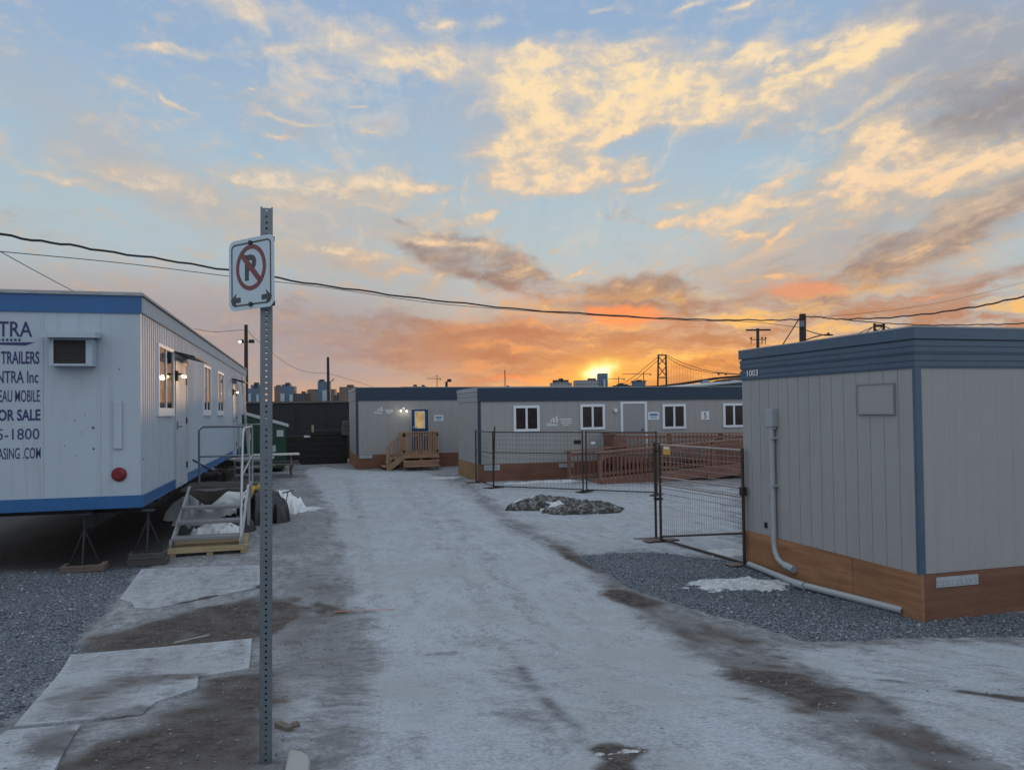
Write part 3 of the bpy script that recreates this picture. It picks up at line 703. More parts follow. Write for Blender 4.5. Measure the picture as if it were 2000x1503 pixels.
def pick_dirt(n):
    s_ = di[rng.choice(len(di), n)]
    return np.stack([gx[s_[:, 1]]+rng.normal(0, .05, n), gy[s_[:, 0]]+rng.normal(0, .05, n)], 1)
stones('road_grit', 1500, pick_dirt, .003, .008, 'small stones and crumbs scattered over the bared dirt')
# ------------------------------------------------------------------ oriented-box helpers for walls
class Wall:
    """a wall plane of a thing: o = local origin on the wall, ex along, ez up, en outward; to() turns a photograph pixel into (u, v) on it"""
    def __init__(s, root, o, ex, en):
        s.root = root; s.o = Vector(o); s.ex = Vector(ex); s.ez = Vector((0, 0, 1)); s.en = Vector(en)
        bpy.context.view_layer.update(); m = Matrix.Translation(root.location) @ root.rotation_euler.to_matrix().to_4x4()
        s.m = m; s.inv = m.inverted()
    def to(s, px, py):
        ow = s.m @ s.o; nw = (s.m.to_3x3() @ s.en)
        p = s.inv @ onp(px, py, ow, nw) - s.o
        return p.dot(s.ex), p.z
    def pt(s, u, v, d=0.0): return s.o+s.ex*u+s.ez*v+s.en*d
    def box(s, mb, u0, u1, v0, v1, d0, d1):
        P = [s.pt(u, v, d) for d in (d0, d1) for u, v in ((u0, v0), (u1, v0), (u1, v1), (u0, v1))]
        return mb.add(P, [(3, 2, 1, 0), (4, 5, 6, 7), (0, 1, 5, 4), (1, 2, 6, 5), (2, 3, 7, 6), (3, 0, 4, 7)])
    def rect(s, px0, py0, px1, py1):
        """u0, v0, u1, v1 of a rectangle given by two opposite pixel corners"""
        a, b = s.to(px0, py0), s.to(px1, py1)
        return min(a[0], b[0]), min(a[1], b[1]), max(a[0], b[0]), max(a[1], b[1])
def window(w, u0, v0, u1, v1, mat='white trim', fr=.075, sill=0.0, glass='window glass', d=.035, blind=None):
    m = MB(); um = (u0+u1)/2
    w.box(m, u0, u1, v1-fr, v1, .0, d); w.box(m, u0, u1, v0, v0+fr+sill, .0, d)
    w.box(m, u0, u0+fr, v0+fr+sill, v1-fr, .0, d); w.box(m, u1-fr, u1, v0+fr+sill, v1-fr, .0, d)
    w.box(m, um-fr*.42, um+fr*.42, v0+fr+sill, v1-fr, .0, d-.006)
    f = m.build('window', mat, w.root)
    p = MB(); w.box(p, u0+fr, um-fr*.42, v0+fr+sill, v1-fr, .002, .012); w.box(p, um+fr*.42, u1-fr, v0+fr+sill, v1-fr, .002, .014)
    p.build('pane', glass, f)
    if blind:
        b = MB(); w.box(b, *blind, .015, .019); b.build('blind', 'roof grey', f)
    return f
def lettering(w, body, px0, py0, px1, py1, mat, bold=0.0, name='lettering', d=.004, prefix=None, ratio=None):
    u0, v0, u1, v1 = w.rect(px0, py0, px1, py1); m = MB()
    text_mb(m, body, w.pt(u0, v0, d), w.ex, w.ez, u1-u0, v1-v0, bold)
    if prefix:
        t2 = MB(); wd = text_mb(t2, prefix, w.pt(0, v0, d), w.ex, w.ez, None, v1-v0, bold)
        wd *= ratio or .8; text_mb(m, prefix, w.pt(u0-wd-(v1-v0)*.12, v0, d), w.ex, w.ez, wd, v1-v0, bold)
    return m.build(name, mat, w.root)
def point_light(name, loc, e, col, parent=None, r=.04):
    l = bpy.data.lights.new(name, 'POINT'); l.energy = e; l.color = col; l.shadow_soft_size = r
    o = bpy.data.objects.new(name, l); COL.objects.link(o); o.location = loc
    if parent: o.parent = parent
    return o

# ------------------------------------------------------------------ white site trailer on the left
TL, TW = 19.2, 3.6
tr = empty('site_trailer', (-2.112, 12.021, 0), 'long white site trailer with blue bands and navy lettering on its end wall', 'trailer', rz=-rad(.99))
SD = Wall(tr, (0, 0, 0), (0, 1, 0), (1, 0, 0)); EN = Wall(tr, (-TW, 0, 0), (1, 0, 0), (0, -1, 0))
m = MB(); m.box(-TW, .004, .95, -.02, TL, 3.6)
grooved(m, (0, 0), (0, TL), .95, 3.6, (1, 0), .16, .035, -.012)
m.box(-TW, 0, .95, 0, .003, 3.6)
for u in (2.33, 3.05): m.box(-TW+u, -.006, .97, -TW+u+.03, 0, 3.56)
m.build('wall', 'trailer white', tr)
m = MB(); m.box(-TW-.01, -.022, 3.565, .012, 0, 3.815); m.build('top_band', 'trailer blue', tr)
m = MB(); m.box(.013, 0, 3.58, .030, TL, 3.80); m.build('side_fascia', 'trailer side trim', tr)
m = MB(); m.box(-TW-.03, -.05, 3.815, .06, TL+.03, 3.845); m.box(-TW, -.01, 3.845, .03, TL, 3.87)
for k in range(9): m.box(-TW+.2+k*.4, -.055, 3.83, -TW+.3+k*.4, -.045, 3.85)
m.build('roof', 'roof grey', tr)
m = MB(); m.box(-TW-.01, -.024, .80, .024, 0, .975); m.box(.004, .0, .80, .022, TL, .965); m.build('bottom_band', 'trailer blue', tr)
m = MB()
for xx in (-.75, -2.7): m.box(xx-.06, .3, .50, xx+.06, TL-.3, .80)
for yy in np.arange(.6, TL, 1.2): m.box(-TW+.1, yy, .68, -.1, yy+.08, .80)
m.build('chassis', 'black iron', tr)
# windows
for (a, b, c, d2) in ((305.5, 669, 337, 813), (395.5, 711, 410, 812), (423, 724, 435.5, 811.5)):
    u0, v1 = SD.to(a, b); u1, v0 = SD.to(c, d2); v0 = SD.to(a, d2-.5)[1]
    window(SD, u0, v0, u1, v1, 'white trim', .055, .08, 'glass', .035)
def trailer_door(x0, x1, top, bot):
    u0, u1 = SD.to(x0, 800)[0], SD.to(x1, 800)[0]; v1 = 3.05; v0 = .92
    f = MB(); SD.box(f, u0-.05, u0, v0, v1+.05, 0, .035); SD.box(f, u1, u1+.05, v0, v1+.05, 0, .035); SD.box(f, u0, u1, v1, v1+.05, 0, .035); SD.box(f, u0-.05, u1+.05, .80, v0, 0, .036)
    fr = f.build('door_frame', 'trailer white', tr)
    m_ = MB(); SD.box(m_, u0, u1, v0, v1, .005, .026); dd = m_.build('door', 'trailer white', tr)
    h = MB(); SD.box(h, u0+.06, u0+.14, 1.85, 2.0, .026, .04); h.tube([SD.pt(u0+.10, 1.90, .03), SD.pt(u0+.10, 1.90, .09), SD.pt(u0+.22, 1.90, .09)], .012)
    h.build('handle', 'galvanised', dd)
    h = MB()
    for zz in (1.15, 2.0, 2.75): SD.box(h, u1-.04, u1+.06, zz-.06, zz+.06, .026, .042)
    build_each(h, 'hinge', 'black iron', dd)
    return u0, u1
D1 = trailer_door(341, 361, 690, 920); D2 = trailer_door(453.5, 459.5, 740, 860)
for (u0, u1), en in ((D1, 2.2), (D2, 2.2)):
    c = MB(); P0 = [SD.pt(u0-.25, 3.22, 0), SD.pt(u1+.35, 3.22, 0), SD.pt(u1+.35, 3.12, .38), SD.pt(u0-.25, 3.12, .38)]
    c.slab(P0, (0, 0, 1), .03); c.build('door_canopy', 'black iron', tr)
    lu = u0-.02
    b = MB(); SD.box(b, lu-.06, lu+.06, 2.72, 2.90, .02, .07); b.tube([SD.pt(lu, 2.84, .06), SD.pt(lu-.12, 2.84, .14)], .015); b.tube([SD.pt(lu, 2.84, .06), SD.pt(lu+.12, 2.84, .14)], .015)
    lamp = b.build('wall_lamp', 'black iron', tr)
    for sgn in (-1, 1):
        q = MB(); q.ball(SD.pt(lu+sgn*.13, 2.80, .16), .030, 6); q.build('bulb', 'bulb', lamp)
    point_light('wall_lamp_light', SD.pt(lu, 2.78, .22), en, (1.0, .74, .45), tr)
# end wall: lettering, air conditioner, marker light, cover strip
for body, r, bold, pre, rt in (('TRA', (-4, 657, 63, 628), .012, None, 0), ('TRAILERS', (2, 710.5, 77, 686), .02, None, 0), ('NTRA Inc', (-6, 748, 75, 724), .012, None, 0),
                           ('EAU MOBILE', (-2, 785, 78, 761), .006, 'BUR', .55), ('OR SALE', (-4, 822, 79, 798.5), .026, 'F', .8), ('5-1800', (-6, 859, 77, 836), .0, None, 0), ('ASING .COM', (-4, 897, 80, 873), .004, 'LE', .55)):
    lettering(EN, body, *r, 'lettering navy', bold, prefix=pre, ratio=rt)
m = MB(); u0, v0, u1, v1 = EN.rect(-10, 674, 68, 668)
m.slab([EN.pt(u0, v0+.01, .004), EN.pt(u1-.12, v0, .004), EN.pt(u1, v1, .004), EN.pt(u0, v1-.01, .004)], (0, -1, 0), .002)
for k in range(6):
    a, b = EN.to(-4+k*8, 664); EN.box(m, a, a+.028, b-.012, b+.02, .004, .006)
m.build('underline', 'lettering navy', tr)
u0, v0, u1, v1 = EN.rect(106, 716, 188, 664)
m = MB(); EN.box(m, u0, u0+.05, v0, v1, 0, .22); EN.box(m, u1-.08, u1, v0, v1, 0, .22); EN.box(m, u0+.05, u1-.08, v0, v0+.03, 0, .24); EN.box(m, u0+.05, u1-.08, v1-.02, v1, 0, .22)
ac = m.build('air_conditioner', 'trailer white', tr)
m = MB(); EN.box(m, u0+.05, u1-.08, v0+.03, v1-.02, .0, .19)
for k in range(9):
    z_ = v0+.05+k*(v1-v0-.08)/9; EN.box(m, u0+.055, u1-.085, z_, z_+.012, .19, .20)
m.build('grille', 'grille brown', ac)
m = MB(); h0, _, h1, _2 = EN.rect(93, 666, 199, 656)
m.slab([EN.pt(h0, v1+.03, 0), EN.pt(h1, v1+.03, 0), EN.pt(h1, v1-.0, .36), EN.pt(h0, v1-.0, .36)], (0, 0, 1), .075); m.build('hood', 'trailer white', ac)
cu, cv = EN.to(233, 926); m = MB(); m.tube([EN.pt(cu, cv, 0), EN.pt(cu, cv, .02)], .10, 20); m.tube([EN.pt(cu, cv, .02), EN.pt(cu, cv, .05)], .085, 20, r1=.06); m.build('marker_light', 'red plastic', tr)
u0, v0, u1, v1 = EN.rect(222, 876, 239, 783); m = MB(); EN.box(m, u0, u1, v0, v1, 0, .03); EN.box(m, u0+.02, u1-.02, v0-.02, v1+.03, 0, .012); m.build('cover_strip', 'trailer white', tr, bevel=.006)
m = MB()
for (x, y, r) in ((182, 835, .015), (183, 876, .013), (160, 844, .007), (146, 821, .008), (280, 896, .008), (126, 870, .006), (233, 720, .008), (166, 810, .006), (150, 890, .005)):
    a, b = EN.to(x, y); m.tube([EN.pt(a, b, 0), EN.pt(a, b, .005)], r, 8)
build_each(m, 'rust_spot', 'dark timber', tr)
# jack stands and their pads
def jack(px, py, lab, labp, mt='pad wood', hw=.27, n=1):
    p = ground(px, py); p.z = 0
    pad = MB()
    for k in range(n): pad.box(-hw+.02*k, -.14, .09*k, hw-.03*k, .14, .09*k+.085)
    o = pad.build('timber_pad', mt, None, bevel=.006, loc=p); tag(o, labp, 'timber', 'timber pads under the jack stands')
    j = empty('jack_stand', (p.x, p.y, .09*n-.004), lab, 'jack stand', 'jack stands under the white trailer')
    b = MB()
    for a in (0.6, 2.7, 4.71): b.bar((math.cos(a)*.20, math.sin(a)*.10, .01), (0, 0, .48), .022, .022)
    b.box(-.2, -.1, 0, .2, .1, .012); b.build('base', 'black iron', j)
    s_ = MB(); s_.tube([(0, 0, .3), (0, 0, .755-.09*n)], .022); s_.box(-.08, -.08, .755-.09*n, .08, .08, .77-.09*n); s_.build('screw', 'black iron', j)
jack(165, 1113, 'black iron jack stand on the reddish pad below the lettered wall', 'reddish timber pad on the gravel below the lettered wall')
jack(290, 1101, 'black iron jack stand under the trailer corner beside the steps', 'grey stacked timber pads under the trailer corner beside the steps', 'pad grey', .26, 2)

# ------------------------------------------------------------------ metal steps, pallet, tarps
pal = empty('pallet', (-1.28, 12.95, 0), 'pale wooden pallet under the foot of the metal steps', 'pallet', rz=rad(2))
m = MB()
for k in range(6): m.box(-.56, -.56+k*.215, .105, .56, -.45+k*.215, .125)
build_each(m, 'deck_board', 'pallet wood', pal)
m = MB()
for xx in (-.54, -.02, .46): m.box(xx, -.55, .0, xx+.09, .63, .104)
m.box(-.56, -.57, .05, .56, -.552, .124)
build_each(m, 'stringer', 'pallet wood', pal)
st = empty('metal_steps', (-1.80, 12.42, 0), 'grey metal steps with tube handrails up to the trailer door', 'steps')
SX0, SX1 = .0, 1.02
steps = [(.02, .27), (.48, .45), (.95, .62), (2.15, .80)]
for y_, z_ in steps[:3]:
    m = MB(); m.box(SX0+.04, y_, z_-.05, SX1-.04, y_+.26, z_); m.build('tread', 'tread grey', st, bevel=.006)
for xx in (SX0, SX1-.04):
    m = MB(); m.bar((xx+.02, -.02, .13), (xx+.02, 2.2, .80), .04, .11); m.bar((xx+.02, 2.1, .13), (xx+.02, 2.1, .80), .04, .04); m.bar((xx+.02, .0, .13), (xx+.02, .0, .25), .04, .05); m.build('stringer', 'aluminium', st)
m = MB(); m.box(SX0-.12, 2.1, .76, SX1, 3.5, .80); m.build('platform', 'tread grey', st)
m = MB()
for xx in (SX0+.05, SX1-.05): m.bar((xx, 3.45, .0), (xx, 3.45, .76), .04, .04)
build_each(m, 'leg', 'aluminium', st)
hr = MB()
hr.tube([(SX1-.02, .02, .14), (SX1-.02, .62, 1.66), (SX1-.02, .78, 1.82), (SX1-.02, 1.0, 1.87), (SX1-.02, 3.42, 1.87), (SX1-.02, 3.5, 1.80), (SX1-.02, 3.5, .80)], .022, 8)
hr.tube([(SX1-.02, 2.45, .0), (SX1-.02, 2.45, 1.87)], .018, 8); hr.tube([(SX1-.02, .41, 1.13), (SX1-.02, 3.48, 1.3)], .014, 8)
hr.build('handrail', 'aluminium', st)
gr = MB(); gr.tube([(SX0+.03, 3.5, .80), (SX0+.03, 3.5, 1.80), (SX0+.10, 3.5, 1.87), (SX1-.08, 3.5, 1.87)], .02, 8); gr.tube([(SX0+.03, 3.5, 1.3), (SX1-.04, 3.5, 1.3)], .018, 8); gr.build('guard_rail', 'galvanised', st)
def sheet_mesh(name, mat, nx_, ny_, f, parent=None, thick=.006):
    """a cloth-like grid x(u,v), y(u,v), z(u,v)"""
    V = [f(i/(nx_-1), j/(ny_-1)) for j in range(ny_) for i in range(nx_)]
    F = [(j*nx_+i, j*nx_+i+1, (j+1)*nx_+i+1, (j+1)*nx_+i) for j in range(ny_-1) for i in range(nx_-1)]
    mb = MB(); mb.add(V, F, True); o = mb.build(name, mat, parent)
    md = o.modifiers.new('thickness', 'SOLIDIFY'); md.thickness = thick; return o
def matf(u, v):
    x = -1.90+u*1.06; y = 14.42+v*1.3; z = .815
    front = max(0.0, .12-v)/.12
    z -= front*(.06+.26*max(0, 1-abs(u-.42)/.30))
    z += .03*mnoise.noise(Vector((x*3, y*3, 1)))+.01
    return (x, y-front*.05, z)
o = sheet_mesh('floor_mat', 'mat brown', 34, 30, matf, thick=.012); tag(o, 'dark brown mat hanging over the front edge of the step platform', 'mat')
def mound(name, mat, c, rx, ry, h, seed, rough=.4, freq=2.2, n=44, label=None, cat=None, crease=False, rz=0.0, flat=1.0, group=None, spiky=0.0):
    """heightfield heap with an uneven rim, resting on the ground at c"""
    base = Vector((c[0], c[1], gz(c[0], c[1]) if len(c) < 3 else c[2])); V, F, ok = [], [], {}
    ca, sa = math.cos(rz), math.sin(rz)
    for j in range(n):
        for i in range(n):
            u, v = i/(n-1)*2.5-1.25, j/(n-1)*2.5-1.25
            r = math.hypot(u, v); q = Vector((u*1.6+seed*7.1, v*1.6, seed*3.3))
            rim = 1+.45*rough*mnoise.noise(q)+.35*rough*mnoise.noise(q*3)
            k = max(0.0, 1-(r/max(.25, rim))**2)
            k = k**(.55*flat)
            p3 = Vector((u*freq+seed, v*freq, seed*1.7))
            nz = mnoise.fractal(p3, 1.0, 2.0, 5)
            if crease: nz = .5-abs(mnoise.noise(p3*1.3))*1.6+.35*(.5-abs(mnoise.noise(p3*3.1))*1.6)
            z = h*k*(.72+rough*.75*nz)+spiky*k*mnoise.noise(p3*7)
            x, y = u*rx, v*ry; gx_, gy_ = base.x+x*ca-y*sa, base.y+x*sa+y*ca
            zz = (gz(gx_, gy_)-gz(base.x, base.y) if len(c) < 3 else 0)+max(z, -.01) if k > 0 else -.05+(gz(gx_, gy_)-gz(base.x, base.y) if len(c) < 3 else 0)
            V.append((x*ca-y*sa, x*sa+y*ca, zz)); ok[(i, j)] = k > 0
    for j in range(n-1):
        for i in range(n-1):
            if any(ok[(i+a, j+b)] for a in (0, 1) for b in (0, 1)):
                F.append((j*n+i, j*n+i+1, (j+1)*n+i+1, (j+1)*n+i))
    used = sorted({k for f in F for k in f}); mp = {k: i for i, k in enumerate(used)}
    mb = MB(); mb.add([V[k] for k in used], [[mp[k] for k in f] for f in F], not crease or True)
    o = mb.build(name, mat, None, loc=base); tag(o, label, cat, group); return o
g_ = ground(440, 1015); mound('tarpaulin', 'tarp white', (g_.x-.1, g_.y+.3), .95, .85, .74, 3, .55, 2.3, label='pale plastic tarpaulin heaped behind the metal steps', cat='tarpaulin', crease=True)
g_ = ground(513, 1022); mound('rubbish_bag', 'tarp black', (g_.x, g_.y+.35), .48, .55, .72, 9, .4, 1.9, label='black rubbish bag slumped behind the perforated sign post', cat='bag', crease=True, flat=.6)
mound('yellow_sack', 'tarp yellow', (g_.x-.12, g_.y+1.0), .34, .30, .78, 21, .4, 2.0, n=26, label='yellow sack lying behind the black rubbish bag', cat='sack', crease=True, flat=.6)
g_ = ground(553, 1004); mound('plastic_film', 'tarp white', (g_.x-.05, g_.y+.3), .42, .32, .50, 5, .7, 2.1, label='crumpled white plastic film right of the black rubbish bag', cat='plastic sheet', crease=True, n=36)
g_ = ground(585, 995); mound('snow_patch', 'snow', (g_.x, g_.y), .5, .28, .05, 12, .9, 3, label='thin ragged snow patch beside the crumpled plastic film', cat='snow', group=None)
m = MB(); a = atd(553, 962, 15.2); b = atd(572, 957, 15.6); m.bar(a, b, .05, .02); m.bar((a+b)/2, ((a+b)/2)-Vector((.05, 0, .25)), .02, .02)
o = m.build('scrap_lath', 'grey wood'); tag(o, 'short dark lath sticking out of the crumpled plastic film', 'lath')
g_ = ground(425, 1046); mound('plastic_film', 'tarp white', (g_.x, g_.y+.25), .42, .30, .26, 51, .7, 2.4, n=36, label='flat white plastic film crumpled underneath the step treads', cat='plastic sheet', crease=True)
g_ = ground(458, 1046); mound('rubbish_bag', 'tarp black', (g_.x-.05, g_.y+.55), .36, .30, .34, 57, .6, 2.2, n=36, label='small black plastic bag lying underneath the step platform', cat='bag', crease=True)
m = MB(); a = onp(376, 897, tr.location, Vector((math.cos(rad(.99)), -math.sin(rad(.99)), 0))); b = Vector((a.x+.52, a.y+.3, .84)); m.tube([a-a, (b-a)*.5+Vector((0, 0, -.02)), b-a], .018, 6); o = m.build('stay_bar', 'black iron', None, loc=a); tag(o, 'thin dark bar slanting from the trailer wall down to the step platform', 'bar')
# timber scraps under and behind the steps
m = MB(); g_ = ground(470, 1032)
for k in range(2): m.box(-.3, -.05+k*.28, .0, .32, .06+k*.28, .09)
o = m.build('timber_offcut', 'pallet wood', loc=(g_.x+.12, g_.y+.55, 0)); tag(o, 'pale sawn timber offcuts beside the pallet end', 'timber')
# ladder at the far end of the trailer
ld = empty('ladder', (-1.72, 27.2, 0), 'aluminium ladder leaning upright on the far end of the white trailer', 'ladder', rz=-rad(1))
m = MB()
for yy in (-.22, .22): m.bar((.30, yy, 0), (.05, yy, 3.4), .03, .07)
build_each(m, 'rail', 'aluminium', ld)
m = MB()
for k in range(11):
    t_ = (k+.5)/11.5; m.bar((.30-.25*t_, -.21, 3.4*t_), (.30-.25*t_, .21, 3.4*t_), .035, .035)
build_each(m, 'rung', 'galvanised', ld)
# rear platform rails by the second door
rp = empty('rear_steps', (-1.70, 23.6, 0), 'grey metal landing with rails at the second trailer door', 'steps', rz=-rad(1))
m = MB(); m.box(0, 0, .74, 1.0, 1.4, .80); m.build('platform', 'tread grey', rp)
m = MB()
for k in range(3): m.box(.1, -.3-.28*k, .56-.2*k, .9, -.05-.28*k, .60-.2*k)
build_each(m, 'tread', 'tread grey', rp)
m = MB()
for (x, y) in ((.04, .04), (.96, .04), (.04, 1.36), (.96, 1.36)): m.bar((x, y, 0), (x, y, .74), .05, .05)
build_each(m, 'leg', 'galvanised', rp)
m = MB(); m.tube([(.96, .04, .8), (.96, .04, 1.8), (.96, 1.36, 1.8), (.96, 1.36, .8)], .02); m.tube([(.04, 1.36, .8), (.04, 1.36, 1.8), (.96, 1.36, 1.8)], .02); m.tube([(.96, .04, 1.3), (.96, 1.36, 1.3)], .016)
m.build('handrail', 'aluminium', rp)

# ------------------------------------------------------------------ no-parking sign on its perforated post
pb = ground(519, 1490); PD = FW.dot(pb-EYE); toward = Vector((EYE.x-pb.x, EYE.y-pb.y, 0)).normalized()
prz = math.atan2(toward.x, -toward.y)
post = empty('sign_post', (pb.x, pb.y, pb.z), 'galvanised perforated post standing in the bare earth in front', 'post', rz=prz)
post.rotation_euler = (0, .0082, prz)
top = EYE+ray(521, 397)*PD; PH = top.z-pb.z
PWD, PIT, HR = .051, .0254, .0052
m = MB(); nc = int(PH/PIT)
for k in range(-3, nc):
    z0 = k*PIT; zc = z0+PIT/2; w2 = PWD/2-.006
    out = [(-w2, z0), (0, z0), (w2, z0), (w2, zc), (w2, z0+PIT), (0, z0+PIT), (-w2, z0+PIT), (-w2, zc)]
    inn = [(HR*math.cos(a), zc+HR*math.sin(a)) for a in [math.pi*1.25+math.pi/4*i for i in range(8)]]
    for y0 in (0.0, PWD-.003):
        m.add([(x, y0, z) for x, z in out]+[(x, y0, z) for x, z in inn]+[(x, y0+.003, z) for x, z in out]+[(x, y0+.003, z) for x, z in inn], [q for i in range(8) for j in [(i+1) % 8] for q in ((i, j, 8+j, 8+i), (16+j, 16+i, 24+i, 24+j), (8+i, 8+j, 24+j, 24+i))])
for sx in (-1, 1):
    x0 = sx*(PWD/2-.006)
    m.prism([(x0, .0), (x0+sx*.004, .001), (x0+sx*.006, .005), (x0+sx*.006, PWD-.005), (x0+sx*.004, PWD-.001), (x0, PWD), (x0, PWD-.004), (x0+sx*.002, PWD-.006), (x0+sx*.002, .006), (x0, .004)], -.1, PH)
m.build('tube', 'galvanised', post)
# the sign plate, turned away so that its left edge lies further off
SR = atd(535.5, 530, PD-.045); SLp = atd(448, 541, PD+.12)
ex = Vector((SR.x-SLp.x, SR.y-SLp.y, 0)); SW = ex.length; ex.normalize(); SH = .305
cz = (EYE+ray(534, 530)*PD).z
sg = empty('parking_sign', ((SR.x+SLp.x)/2, (SR.y+SLp.y)/2, cz-SH/2), 'white no-parking sign with red ring and two arrows bolted to the post', 'sign', rz=math.atan2(ex.y, ex.x))
def rrect(w, h, r, n=5):
    P = []
    for cx_, cy_, a0 in ((w/2-r, h-r, 0), (-w/2+r, h-r, 90), (-w/2+r, r, 180), (w/2-r, r, 270)):
        P += [(cx_+r*math.cos(rad(a0+90*i/n)), cy_+r*math.sin(rad(a0+90*i/n))) for i in range(n+1)]
    return P
def flat(mb, poly, y0, y1):
    n = len(poly); vs_ = [(x, y0, z) for x, z in poly]+[(x, y1, z) for x, z in poly]
    mb.add(vs_, [tuple(range(n)), tuple(reversed(range(n, 2*n)))]+[(i, (i+1) % n, n+(i+1) % n, n+i) for i in range(n)])
def ringflat(mb, outer, inner, y0, y1):
    n = len(outer); vs_ = [(x, y0, z) for x, z in outer]+[(x, y0, z) for x, z in inner]+[(x, y1, z) for x, z in outer]+[(x, y1, z) for x, z in inner]
    fs = []
    for i in range(n):
        j = (i+1) % n
        fs += [(i, j, n+j, n+i), (2*n+i, 2*n+j, j, i), (n+i, n+j, 3*n+j, 3*n+i)]
    mb.add(vs_, fs)
m = MB(); flat(m, rrect(SW, SH, .035), -.0015, .0015); m.build('plate', 'sign face', sg)
m = MB(); o1 = rrect(SW-.034, SH-.034, .024); i1 = rrect(SW-.048, SH-.048, .018)
ringflat(m, [(x, z+.017) for x, z in o1], [(x, z+.024) for x, z in i1], -.0025, -.0016); m.build('border', 'sign dark', sg)
RC, RO, RI = SH*.585, SH*.322, SH*.262
m = MB(); A_ = [2*math.pi*i/40 for i in range(40)]
ringflat(m, [(RO*math.cos(a), RC+RO*math.sin(a)) for a in A_], [(RI*math.cos(a), RC+RI*math.sin(a)) for a in A_], -.0035, -.0017)
q = RI*1.02; c45 = math.cos(rad(45)); dw = .0085
P = [(-q*c45-dw, RC+q*c45-dw), (-q*c45+dw, RC+q*c45+dw), (q*c45+dw, RC-q*c45+dw), (q*c45-dw, RC-q*c45-dw)]
flat(m, P, -.0040, -.0018); m.build('red_ring', 'sign red', sg)
m = MB(); pw, ph = SW*.25, SH*.36
text_mb(m, 'P', (-pw*.52, -.0030, RC-ph*.5), (1, 0, 0), (0, 0, 1), pw, ph, .035); m.build('letter', 'sign dark', sg)
m = MB()
for sx in (-1, 1):
    cx_ = sx*SW*.335; zc = SH*.145
    flat(m, [(cx_+sx*.038, zc), (cx_-sx*.002, zc+.030), (cx_+sx*.004, zc+.011), (cx_-sx*.030, zc+.011), (cx_-sx*.030, zc-.011), (cx_+sx*.004, zc-.011), (cx_-sx*.002, zc-.030)], -.003, -.0017)
build_each(m, 'arrow', 'sign dark', sg)
m = MB()
for z_ in (SH*.93, SH*.065): m.tube([(0, .012, z_), (0, -.009, z_)], .010, 10)
build_each(m, 'bolt', 'black iron', sg)
m = MB()
for z_ in (SH*.93, SH*.045): m.box(-.02, .003, z_-.010, SW/2-.01, .012, z_+.010)
build_each(m, 'bracket', 'black iron', sg)

# ------------------------------------------------------------------ small site office on the right
bx = empty('site_office', (5.87, 6.168, 0), 'near grey site office with blue fascia and orange plywood skirting', 'site office')
BW, BDp, ZS, ZF, ZT = 6.2, 3.03, .45, 2.47, 2.868
BL = Wall(bx, (0, BDp, 0), (0, -1, 0), (-1, 0, 0)); BF = Wall(bx, (0, 0, 0), (1, 0, 0), (0, -1, 0))
m = MB(); m.box(.02, .02, ZS, BW, BDp, ZF)
grooved(m, (0, BDp), (0, 0), ZS, ZF, (-1, 0), .2, .012, .006); grooved(m, (0, 0), (BW, 0), ZS, ZF, (0, -1), .2, .004, .0012)
m.build('wall', 'siding grey', bx)
m = MB(); m.box(-.012, -.014, ZS-.01, -.002, .028, ZF); m.box(-.002, -.014, ZS-.01, .058, -.002, ZF); m.build('corner_trim', 'fascia blue', bx)
m = MB()
def fascia(mb, x0, y0, x1, y1, zf, zt, lip=True):
    """lapped horizontal metal boards round a roof edge"""
    n = 3; h = (zt-zf-.11)/2
    mb.box(x0-.030, y0-.030, zt-.11, x1+.03, y1+.03, zt)
    for k in range(2):
        za = zf+k*h
        mb.box(x0-.012, y0-.012, za, x1+.012, y1+.012, za+h-.016); mb.box(x0-.020, y0-.020, za+h*.12, x1+.02, y1+.02, za+h*.42); mb.box(x0-.020, y0-.020, za+h*.52, x1+.02, y1+.02, za+h*.86)
        mb.box(x0-.002, y0-.002, za+h-.016, x1+.002, y1+.002, za+h)
fascia(m, 0, 0, BW, BDp, ZF, ZT); m.build('fascia', 'fascia blue', bx)
m = MB(); m.box(-.034, -.034, ZT, BW+.03, BDp+.034, ZT+.015); m.build('roof', 'roof grey', bx)
su = BL.to(1668, 1100)[0]
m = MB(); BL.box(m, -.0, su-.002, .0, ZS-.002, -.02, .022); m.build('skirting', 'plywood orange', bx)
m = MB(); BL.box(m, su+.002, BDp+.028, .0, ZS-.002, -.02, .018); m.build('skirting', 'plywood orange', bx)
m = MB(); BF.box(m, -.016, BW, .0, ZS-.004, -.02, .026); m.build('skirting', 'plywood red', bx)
u0, v0, u1, v1 = BF.rect(1824, 1146, 1905, 1119); m = MB(); BF.box(m, u0, u1, v0, v1, .026, .034)
for i in range(9):
    for j in range(3): m.ball(BF.pt(u0+.03+i*(u1-u0-.06)/8, v0+.03+j*(v1-v0-.06)/2, .034), .010, 4)
m.build('vent', 'galvanised vent', bx)
u0, v0, u1, v1 = BL.rect(1679, 807, 1747, 749); m = MB(); BL.box(m, u0, u1, v0, v1, 0, .018)
pn = m.build('cover_panel', 'siding grey', bx)
m = MB(); BL.box(m, u0-.012, u1+.012, v1, v1+.012, 0, .026); BL.box(m, u0-.012, u0, v0, v1, 0, .026); BL.box(m, u1, u1+.012, v0, v1, 0, .026); BL.box(m, u0-.012, u1+.012, v0-.012, v0, 0, .026); m.build('trim', 'siding shade', pn)
lettering(BL, '1003', 1462.5, 735, 1484, 721, 'lettering white', .02, name='unit_number', d=.028)
u0, v0, u1, v1 = BL.rect(1506.5, 833, 1519, 797); m = MB(); BL.box(m, u0, u1, v0, v1, 0, .09); BL.box(m, u0+.01, u1-.01, v0-.03, v0, .02, .07)
cb = m.build('junction_box', 'pvc grey', bx, bevel=.008)
